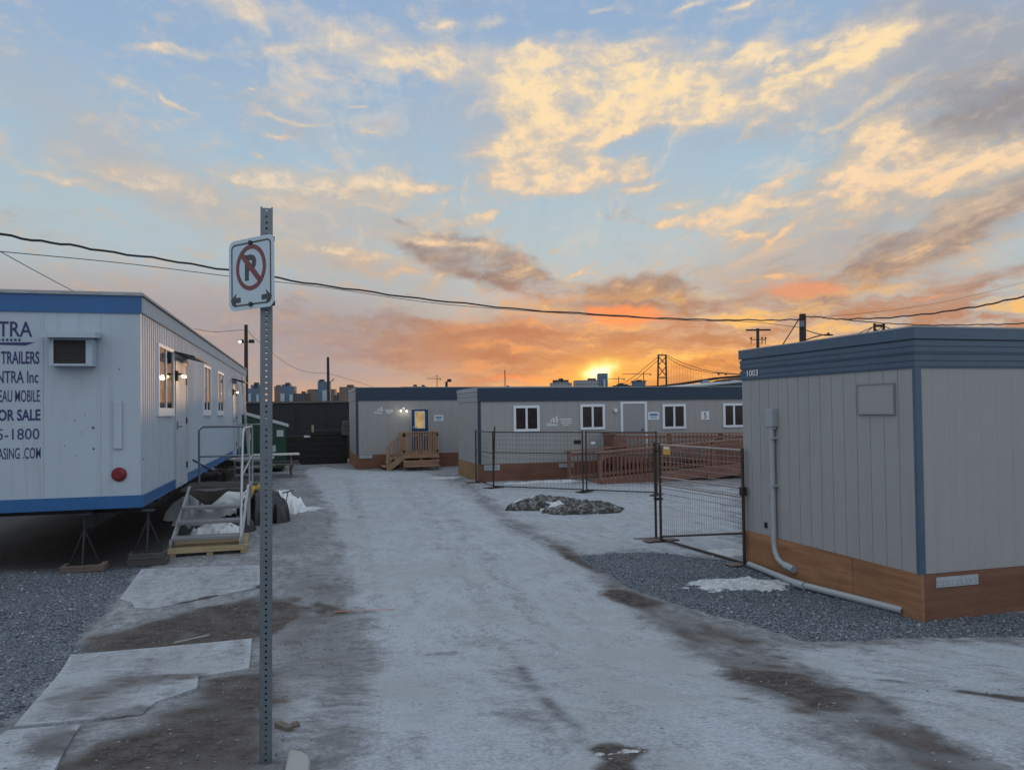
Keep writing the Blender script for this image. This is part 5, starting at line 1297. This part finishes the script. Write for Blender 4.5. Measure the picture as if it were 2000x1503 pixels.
for k in range(7): m.tube([(-.9+.05*k, .04*k, .045+.07*(k % 3)), (.9-.03*k, .04*k+.1, .045+.07*(k % 3))], .04, 8)
o = m.build('pipe_bundle', 'dark timber', None, loc=(1.35, 33.2, 1.17)); tag(o, 'bundle of dark pipes lying on the timber wall', 'pipes')
m = MB(); p = aty(611, 838, 33.3); m.box(-.05, -.04, 0, .04, .04, .42); m.box(-.06, -.05, .42, .05, .05, .45); o = m.build('marker_post', 'pallet wood', None, loc=(p.x, 33.28, 1.168)); tag(o, 'short yellowish marker post on the timber wall', 'post')
p = aty(600, 858, 33.0); mound('snow_patch', 'snow', (p.x, 33.22, 1.16), .12, .08, .07, 41, .5, 2, n=18, label='small snow lump on the timber wall top', cat='snow')
# dumpster
dp = aty(556, 880, 29.8)
du = empty('dumpster', (dp.x, 31.6, 0), 'dark green dumpster with frosted sloping lids', 'dumpster', rz=rad(90))
W_ = 2.3
m = MB(); m.add([(0, 0, .12), (-W_, 0, .12), (-W_, 1.5, .12), (0, 1.5, .12), (.06, -.05, 1.62), (-W_-.06, -.05, 1.62), (-W_-.06, 1.6, 2.12), (.06, 1.6, 2.12)], [(0, 1, 2, 3), (7, 6, 5, 4), (1, 0, 4, 5), (2, 1, 5, 6), (3, 2, 6, 7), (0, 3, 7, 4)])
for k in range(5): x = -.1-k*.5; m.box(x-.04, -.06, .2, x+.04, .0, 1.5)
m.box(.04, .3, .9, .16, 1.3, 1.1)
m.build('bin', 'dumpster green', du)
for k in range(2):
    x0 = -W_/2*k; m = MB(); m.slab([(x0+.07 if k == 0 else x0-.01, -.14, 1.62), (x0-W_/2+.02, -.14, 1.62), (x0-W_/2+.02, 1.62, 2.16), (x0+.07 if k == 0 else x0-.01, 1.62, 2.16)], (0, 0, 1), .05)
    for j in range(4): xx = x0-.15-j*.27; m.bar((xx, -.12, 1.69), (xx, 1.6, 2.225), .06, .04)
    m.build('lid', 'frosted lid', du)
m = MB()
for (y, z) in ((.15, 1.40), (.42, .85), (1.2, 1.3)): m.box(-W_-.10, y-.12, z-.12, -W_-.06, y+.12, z+.12)
build_each(m, 'sticker', 'frosted lid', du)
m = MB()
for (x, y) in ((-.2, .2), (-W_+.2, .2), (-.2, 1.3), (-W_+.2, 1.3)): m.tube([(x-.04, y, .075), (x+.04, y, .075)], .075, 10)
build_each(m, 'caster', 'black iron', du)
# picnic tables
def picnic(name, x, y, rz, label):
    t = empty(name, (x, y, 0), label, 'picnic table', 'picnic tables behind the trailer', rz=rz)
    m = MB()
    for k in range(5): m.box(-.9, -.37+k*.15, .72, .9, -.225+k*.15, .76)
    m.build('tabletop', 'frosted wood', t)
    for s_ in (-1, 1):
        m = MB()
        for k in range(2): m.box(-.9, s_*.72-.14+k*.145, .42, .9, s_*.72-.002+k*.145, .46)
        m.build('bench', 'grey wood', t)
    m = MB()
    for xx in (-.62, .62):
        for s_ in (-1, 1): m.bar((xx, s_*.62, 0), (xx, s_*.22, .72), .045, .10)
        m.bar((xx+.046, -.85, .38), (xx+.046, .85, .38), .04, .09); m.bar((xx, -.36, .69), (xx, .36, .69), .04, .06)
    m.build('frame', 'grey wood', t); return t
p = aty(540, 900, 27.0); pt = picnic('picnic_table', p.x-.16, 27.2, rad(2), 'picnic table with a frosted white top nearer the dark wall')
p = aty(477, 900, 25.0); copy_thing(pt, (p.x-.05, 25.2, 0), rad(-3), 'frost-topped picnic table between the sign post and trailer end')
p = ground(592, 907); m = MB(); m.box(-.21, -.13, .34, .21, .13, .39); m.box(-.15, -.1, 0, -.10, .1, .34); m.box(.10, -.1, 0, .15, .1, .34); o = m.build('stool', 'frosted wood', None, loc=(p.x, p.y+.5, 0)); tag(o, 'low frosted wooden stool right of the picnic table', 'stool')

# ------------------------------------------------------------------ poles and wires
def pole(px, ptop, D, r0, r1, name, label, cat='utility pole', grp=None, lean=0.0):
    b = atd(px, 803, D); tp = atd(px-lean, ptop, D); o = empty(name, (b.x, b.y, 0), label, cat, grp)
    m = MB(); m.tube([(0, 0, -.2), (tp.x-b.x, tp.y-b.y, tp.z)], r0, 10, r1=r1); m.build('shaft', 'pole wood', o)
    return o, Vector((tp.x-b.x, tp.y-b.y, tp.z))
def local(o, px, py, D): return atd(px, py, D)-o.location
o, t_ = pole(480.5, 634, 46, .14, .10, 'utility_pole', 'slim dark pole with two floodlights behind the trailer end')
for px, lit in ((470.5, 1), (491.5, 0)):
    c_ = local(o, px, 667, 46); m = MB(); m.bar((t_.x, t_.y, c_.z-.05), (c_.x, c_.y, c_.z+.02), .05, .05); m.box(c_.x-.16, c_.y-.12, c_.z-.08, c_.x+.16, c_.y+.12, c_.z+.12)
    f = m.build('floodlight', 'black iron', o, bevel=.02)
    if lit: m = MB(); m.ball((c_.x-.05, c_.y-.14, c_.z-.02), .09, 6); m.build('bulb', 'bulb cool', f)
o, t_ = pole(642, 697, 62, .15, .10, 'utility_pole', 'bare dark pole standing above the black hoarding', lean=1.5)
m = MB(); a = local(o, 647, 745, 62); b = local(o, 652.5, 739, 62); m.bar(a, b, .06, .06); m.bar((a.x-.2, a.y, a.z-.05), a, .05, .05); m.build('bracket', 'pole wood', o)
PD3 = 30.0
o3, t3 = pole(1567.5, 613, PD3, .145, .125, 'utility_pole', 'thick wooden pole carrying the black cable behind the near office')
m = MB(); a = local(o3, 1563, 633, PD3); m.tube([(a.x, a.y-.1, a.z-.12), (a.x, a.y-.1, a.z+.12)], .09, 10); m.build('junction_can', 'galvanised', o3)
m = MB(); m.tube([local(o3, 1561, 622, PD3), local(o3, 1528, 674, PD3-1.5), local(o3, 1500, 720, PD3-3)], .022, 6); m.build('guy_wire', 'cable black', o3)
m = MB(); a = local(o3, 1570, 643, PD3); m.tube([a, local(o3, 1590, 650, PD3+1), local(o3, 1612, 655, PD3+2)], .02, 6); m.tube([local(o3, 1570, 665, PD3+2), local(o3, 1590, 658, PD3+2), local(o3, 1606, 654, PD3+2), local(o3, 1618, 653.5, PD3+2)], .025, 6); arm = m.build('lamp_arm', 'pole wood', o3)
m = MB(); a = local(o3, 1618, 653.8, PD3+2); m.ball(a, .12, 6, (2.2, .8, .35)); m.ball(a+Vector((0, 0, .06)), .05, 5); m.build('lamp_head', 'black iron', arm)
o4, t4 = pole(1480, 641, 75, .17, .14, 'utility_pole', 'wooden pole with a long crossarm left of the thick pole')
m = MB(); a = local(o4, 1457, 644.5, 75); b = local(o4, 1505, 644, 75); m.bar(a, b, .12, .16); m.build('crossarm', 'pole wood', o4)
m = MB(); a = local(o4, 1466, 663, 75); b = local(o4, 1496, 663, 75); m.bar(a, b, .06, .07)
for px in (1467, 1488.5, 1495): m.bar(local(o4, px, 660, 75), local(o4, px, 672, 75), .05, .05); m.ball(local(o4, px, 660, 75), .10, 5)
m.build('insulator', 'pole wood', o4)
def wire(pts, r, name, label, wob=0.0, cat='cable'):
    P = [atd(*q) for q in pts]; out = []
    for i in range(len(P)-1):
        n = 10
        for k in range(n):
            t_ = k/n; p0, p1, p2, p3 = P[max(i-1, 0)], P[i], P[i+1], P[min(i+2, len(P)-1)]
            out.append(.5*((2*p1)+(p2-p0)*t_+(2*p0-5*p1+4*p2-p3)*t_*t_+(3*p1-p0-3*p2+p3)*t_**3))
    out.append(P[-1])
    if wob: out = [p+Vector((0, 0, wob*math.sin(i*1.9)+wob*.6*math.sin(i*.83))) for i, p in enumerate(out)]
    c0 = out[0].copy(); m = MB(); m.tube([p-c0 for p in out], r, 6); o = m.build(name, 'cable black', None, loc=c0); tag(o, label, cat); return o
wire([(-300, 410, 11.5), (0, 458, 14), (200, 489, 16), (447, 527, 19), (700, 567, 21.5), (1000, 602, 24.5), (1300, 621.5, 27.5), (1460, 625, 29), (1565, 624, 30)], .024, 'power_cable', 'thick black cable sagging from upper left to the thick pole', .015)
wire([(-200, 473, 15), (0, 491, 17), (250, 515, 20), (460, 541, 23), (640, 562, 25), (900, 597, 27.5), (1300, 623.5, 29.5), (1460, 628, 30.2), (1566, 640, 30)], .010, 'thin_wire', 'thin wire hanging just below the thick black cable')
wire([(-100, 440, 12), (0, 491, 15), (60, 524, 17), (145, 569, 20), (260, 625, 26)], .010, 'thin_wire', 'thin wire falling steeply toward the white trailer roof')
wire([(1568, 618, 30), (1600, 619, 29), (1640, 623, 27.5), (1750, 619, 24), (1880, 603, 21), (2000, 579, 18.5), (2200, 530, 15)], .022, 'power_cable', 'black cable rising from the thick pole to the right frame edge', .012)
wire([(1640, 623, 27.6), (1700, 629, 26), (1800, 634.5, 24), (1900, 634, 22), (2000, 631.5, 20), (2200, 622, 17)], .016, 'power_cable', 'black cable running level just above the near office roof', .008)
wire([(1600, 619.5, 29.4), (1700, 610, 40), (1800, 597, 50), (1900, 577, 55), (2000, 551, 58), (2200, 495, 60)], .010, 'thin_wire', 'faint thin wire rising above the right-hand cable')
wire([(380, 642, 40), (420, 648, 43), (480, 645, 46), (497, 660, 48), (560, 710, 56), (600, 726, 60), (640, 729, 62)], .013, 'thin_wire', 'faint sagging wire between the two slim poles')
wire([(642, 729, 62), (690, 743, 70), (760, 765, 85)], .014, 'thin_wire', 'faint wire leaving the bare pole above the hoarding')

# ------------------------------------------------------------------ far skyline
def tower(px0, px1, pys, D, mat, label, steps=(), name='tower_block', cat='tower block', grp='tower blocks on the skyline', depth=None):
    """pys = roof height in the picture; steps = (frac0, frac1, py, material) upper volumes"""
    a, b = atd(px0, 803, D), atd(px1, 803, D); c_ = (a+b)/2; W = (b-a).length; dp_ = depth or max(W*.7, 14)
    o = empty(name, (c_.x, c_.y, 0), label, cat, grp, rz=math.atan2((b-a).y, (b-a).x))
    h = atd((px0+px1)/2, pys, D).z
    m = MB(); m.box(-W/2, 0, -3, W/2, dp_, h); body = m.build('block', mat, o)
    for f0, f1, py, mt, *fr in steps:
        z = atd((px0+px1)/2, py, D).z; off = -1.5 if fr else 1.0
        z0 = fr[0] if fr else h
        m = MB(); m.box(-W/2+f0*W, off, -3 if fr else h, -W/2+f1*W, off+dp_*.6 if not fr else off+1.4, z)
        m.build('wing' if fr else 'roof_storey', mt, o)
    return o
tower(484, 512, 758, 1050, 'facade blue', 'blue grey tower block just right of the trailer end', ((.2, .85, 751, 'facade blue'), (.42, .66, 746.5, 'tower dark'), (.05, .25, 768, 'tower pale', 1), (.62, .8, 770, 'tower pale', 1)))
tower(536, 548, 754, 1250, 'facade brick', 'brown tower block tight against the sign post', ((.3, .9, 751.5, 'tower brick'),))
tower(548, 574, 754, 1050, 'facade blue', 'blue grey tower block with stepped roof right of the sign post', ((.1, .7, 750, 'facade blue'), (.35, .62, 747, 'tower dark'), (.02, .32, 768, 'tower pale', 1), (.7, .98, 770, 'tower pale', 1)))
tower(572, 602, 768, 980, 'facade dark', 'low dark block with pale windows below the stepped tower', ((.55, .75, 764, 'tower brick'),))
tower(600, 623, 761, 1150, 'facade brick', 'flat brown block left of the tall slender tower', ((.1, .9, 759.8, 'tower dark'),))
tower(621, 642, 745, 1020, 'facade blue', 'tall slender blue tower beside the bare pole', ((.15, .5, 740.5, 'tower dark'), (.02, .4, 742, 'tower glass'), (.45, .95, 762, 'tower pale', 1)))
tower(642, 654, 759.5, 1200, 'facade brick', 'small brown block right of the bare pole')
tower(652, 672, 771, 1000, 'facade dark', 'low dark block below the brown apartment block', ((.3, .8, 766, 'tower dark'),))
tower(663, 695, 755, 900, 'facade brick', 'brown apartment block behind the far office corner', ((.45, .8, 751, 'tower brick'),))
tower(783, 834, 754.5, 700, 'tower glass', 'long low blue building above the navy fascia', ((.48, .58, 750.5, 'tower brick'), (.8, .88, 751.5, 'tower dark')), name='long_building', cat='building', grp=None)
tower(1076, 1118, 747, 800, 'facade pale', 'rounded pale block left of the sunset', ((.12, .85, 741.5, 'tower dark'), (.4, .6, 738.5, 'tower dark'), (.3, .8, 746, 'facade pale', 1)))
tower(1123, 1170, 742, 820, 'facade pale', 'broad pale block in front of the setting sun', ((.58, .9, 738.5, 'tower dark'),))
tower(1170, 1188, 729, 820, 'facade blue', 'slim tall slab directly under the setting sun', ((.0, 1.0, 728.6, 'tower dark'), (.5, .72, 741, 'tower pale', 1)))
tower(1200, 1234, 752, 900, 'tower dark', 'low dark roofscape right of the sunset', ((.2, .8, 749.5, 'tower dark'), (.35, .55, 747.5, 'tower dark')))
tower(1238, 1262, 745, 900, 'facade blue', 'blue block with a wide roof under the tall crane', ((-.08, 1.08, 743, 'tower dark'), (.3, .7, 741.5, 'tower dark')))
tower(975, 1004, 755.5, 600, 'tower dark', 'low dark roofs at the foot of the lattice mast', ((.5, .7, 753, 'tower dark'),), grp=None)
# low wooded hill under the bridge end
def hill(pts, D, name, mat='hill dark', depth=120):
    top = [atd(x, y, D) for x, y in pts]; back = [p+Vector((FW.x, FW.y, 0))*depth for p in top]; n = len(top)
    V = [(p.x, p.y, -4) for p in top]+[tuple(p) for p in top]+[(p.x, p.y, p.z*.9) for p in back]
    F = [(i, i+1, n+i+1, n+i) for i in range(n-1)]+[(n+i, n+i+1, 2*n+i+1, 2*n+i) for i in range(n-1)]
    m = MB(); m.add(V, F, True); o = m.build(name, mat); tag(o, kind='structure'); return o
hill([(1330, 757), (1368, 752), (1400, 742), (1430, 738.5), (1460, 736), (1520, 735), (1600, 742), (1700, 760)], 1500, 'hill')
tower(1372, 1393, 745, 1300, 'facade pale', 'pale blocks below the bridge deck', ((.2, .7, 742, 'tower pale'),))
tower(1432, 1452, 742, 1300, 'tower pale', 'bright pale block below the bridge deck by the near office', ((.2, .9, 740.5, 'tower pale'),))
# long frosted roof of another site building behind the ramp office
ga_ = aty(1300, 758, 46); gb_ = aty(1460, 742.5, 46)
wh = empty('low_building', (ga_.x, 46, 0), 'low building with a pale sloping roof behind the long office', 'building')
LWd = gb_.x-ga_.x
m = MB(); m.add([(0, 0, 0), (LWd, 0, 0), (LWd*2, 0, 0), (0, 0, ga_.z-.1), (LWd, 0, gb_.z-.1), (LWd*2, 0, ga_.z-.1), (0, 9, 0), (LWd, 9, 0), (LWd*2, 9, 0), (0, 9, ga_.z-.1), (LWd, 9, gb_.z-.1), (LWd*2, 9, ga_.z-.1)],
    [(0, 1, 4, 3), (1, 2, 5, 4), (7, 6, 9, 10), (8, 7, 10, 11), (0, 3, 9, 6), (2, 8, 11, 5)]); m.build('wall', 'fascia blue', wh)
m = MB()
for x0, z0, x1, z1 in ((-.2, ga_.z-.1, LWd, gb_.z-.09), (LWd, gb_.z-.09, LWd*2+.2, ga_.z-.1)): m.slab([(x0, -.3, z0), (x1, -.3, z1), (x1, 9.3, z1), (x0, 9.3, z0)], (0, 0, 1), .12)
m.build('roof', 'frosted lid', wh)
# tower cranes and masts
def crane(px, base, ptop, D, j0, j1, pj, label, name='tower_crane'):
    b = atd(px, 803, D); o = empty(name, (b.x, b.y, 0), label, 'crane', 'tower cranes on the skyline')
    t1, t2 = local(o, px, ptop, D), local(o, px, pj, D); k = D/1500
    m = MB(); m.bar((t2.x, t2.y, 0), t1, 1.1*k, 1.1*k); m.build('mast', 'bridge steel', o)
    m = MB(); m.bar(local(o, j0, pj, D), local(o, j1, pj+.3, D), .8*k, .9*k); c_ = local(o, j1-1, pj+1, D); m.box(c_.x-1.2*k, c_.y-1*k, c_.z-1.4*k, c_.x+1.0*k, c_.y+1*k, c_.z+.4*k); m.bar(t1, local(o, j0+(px-j0)*.4, pj, D), .3*k, .3*k); m.bar(t1, local(o, j1, pj, D), .3*k, .3*k); m.build('jib', 'bridge steel', o)
crane(853.5, 760, 732, 900, 833, 861, 739, 'small tower crane left over the navy fascia of the far office')
crane(1257, 745, 726, 1000, 1216, 1272, 730, 'tall tower crane between the sunset and the bridge tower')
crane(1208, 752, 736, 1100, 1188, 1220, 739.5, 'faint tower crane just right of the setting sun')
b = atd(986.5, 803, 500); ms = empty('lattice_mast', (b.x, b.y, 0), 'thin lattice mast rising above the long office roof', 'mast')
tp = local(ms, 986, 722, 500); lo = local(ms, 986.5, 757, 500)
m = MB()
for s_ in (-1, 1): m.bar((lo.x+s_*.9, lo.y, lo.z-8), (tp.x+s_*.12, tp.y, tp.z), .22, .22)
for k in range(9):
    f_ = k/9; w0 = .9*(1-f_)+.12*f_; z = lo.z+(tp.z-lo.z)*f_; m.bar((lo.x-w0, lo.y, z), (lo.x+w0*.9, lo.y, z+1.1), .12, .12)
m.build('lattice', 'bridge steel', ms)
b = atd(872, 803, 180); lp = empty('floodlight_mast', (b.x, b.y, 0), 'short dark floodlight mast above the far office roof', 'mast')
m = MB(); m.bar((0, 0, 0), local(lp, 872, 745, 180), .5, .5); m.build('shaft', 'pole wood', lp)
m = MB(); a = local(lp, 877, 743, 180); m.bar(local(lp, 872, 746, 180), a, .25, .25); m.box(a.x-.4, a.y-.3, a.z-.3, a.x+.5, a.y+.3, a.z+.35); m.build('floodlight', 'black iron', lp)

# ------------------------------------------------------------------ suspension bridge
BD = 1500.0; bb = atd(1293, 803, BD)
br = empty('suspension_bridge', (bb.x, bb.y, 0), 'suspension bridge with cross-braced towers on the horizon', 'bridge')
def bl(px, py, D=BD): return atd(px, py, D)-br.location
m = MB()
for top, bot in (((1286, 692), (1284.3, 770)), ((1300.5, 692), (1302, 770))): m.bar(bl(*bot), bl(*top), 2.6, 2.6)
for y, t_ in ((693.5, 2.4), (737, 2.2), (762, 2)): m.bar(bl(1285, y), bl(1301.5, y), 1.8, t_)
for y0, y1 in ((696, 713), (715, 734)):
    m.bar(bl(1286, y0), bl(1301, y1), 1.5, 1.5); m.bar(bl(1301, y0), bl(1286, y1), 1.5, 1.5)
m.bar(bl(1293, 692), bl(1293, 689), .7, .7); m.build('tower', 'bridge steel', br)
D2_ = 1000.0
m = MB()
for x in (1708, 1726): m.bar(bl(x, 790, D2_), bl(x, 632, D2_), 2.2, 2.2)
m.bar(bl(1706, 636, D2_), bl(1728, 636, D2_), 2.2, 3.4)
for y0, y1 in ((640, 664), (668, 694)): m.bar(bl(1708, y0, D2_), bl(1726, y1, D2_), 1.4, 1.4); m.bar(bl(1726, y0, D2_), bl(1708, y1, D2_), 1.4, 1.4)
for x in (1708, 1726): m.box(*(bl(x-1.5, 637, D2_)-Vector((0, 1.5, 0))), *(bl(x+1.5, 631, D2_)+Vector((0, 1.5, 0))))
m.build('tower', 'bridge steel', br)
m = MB(); dkp = [bl(x, y, D) for x, y, D in ((1205, 757, 1620), (1293, 754, 1500), (1340, 748, 1430), (1400, 738.5, 1350), (1453, 734, 1290), (1560, 728, 1150), (1717, 700, 1000), (1900, 690, 880))]
for a, b in zip(dkp, dkp[1:]): m.bar(a, b, 12, 3.2)
m.build('deck', 'bridge steel', br)
m = MB()
for cab in ([(1301, 693, 1500), (1335, 709, 1455), (1370, 721, 1400), (1403, 727.5, 1350), (1453, 731, 1290), (1560, 718, 1150), (1640, 690, 1070), (1708, 636, 1000)],
            [(1302, 697, 1520), (1325, 711, 1470), (1350, 720.5, 1430), (1385, 727, 1380), (1403, 728.5, 1350), (1453, 732, 1290), (1570, 718, 1150), (1650, 690, 1070), (1726, 636, 1010)],
            [(1284, 698, 1500), (1262, 716, 1540), (1240, 734, 1580), (1215, 750, 1620)], [(1286, 703, 1510), (1268, 718, 1545), (1248, 736, 1590), (1225, 752, 1630)],
            [(1706, 638, 1000), (1690, 645, 990), (1640, 668, 960)], [(1728, 637, 1000), (1745, 645, 980), (1800, 668, 940)]):
    m.tube([bl(*q) for q in cab], .55, 5)
build_each(m, 'main_cable', 'bridge steel', br)
m = MB()
for k in range(18):
    f_ = k/18; x = 1306+f_*96; yc = 695+34*(1-(1-f_)**1.9); yd = 753-16*f_; D = 1490-140*f_
    m.bar(bl(x, yd, D), bl(x, yc, D), .22, .22)
build_each(m, 'hanger', 'bridge steel', br)
m = MB()
for x in (1403.5, 1418): a = bl(x, 729.5, 1340); m.box(a.x-1.2, a.y-1, a.z-2.4, a.x+1.2, a.y+1, a.z+1.2)
build_each(m, 'light_mast', 'bridge steel', br)
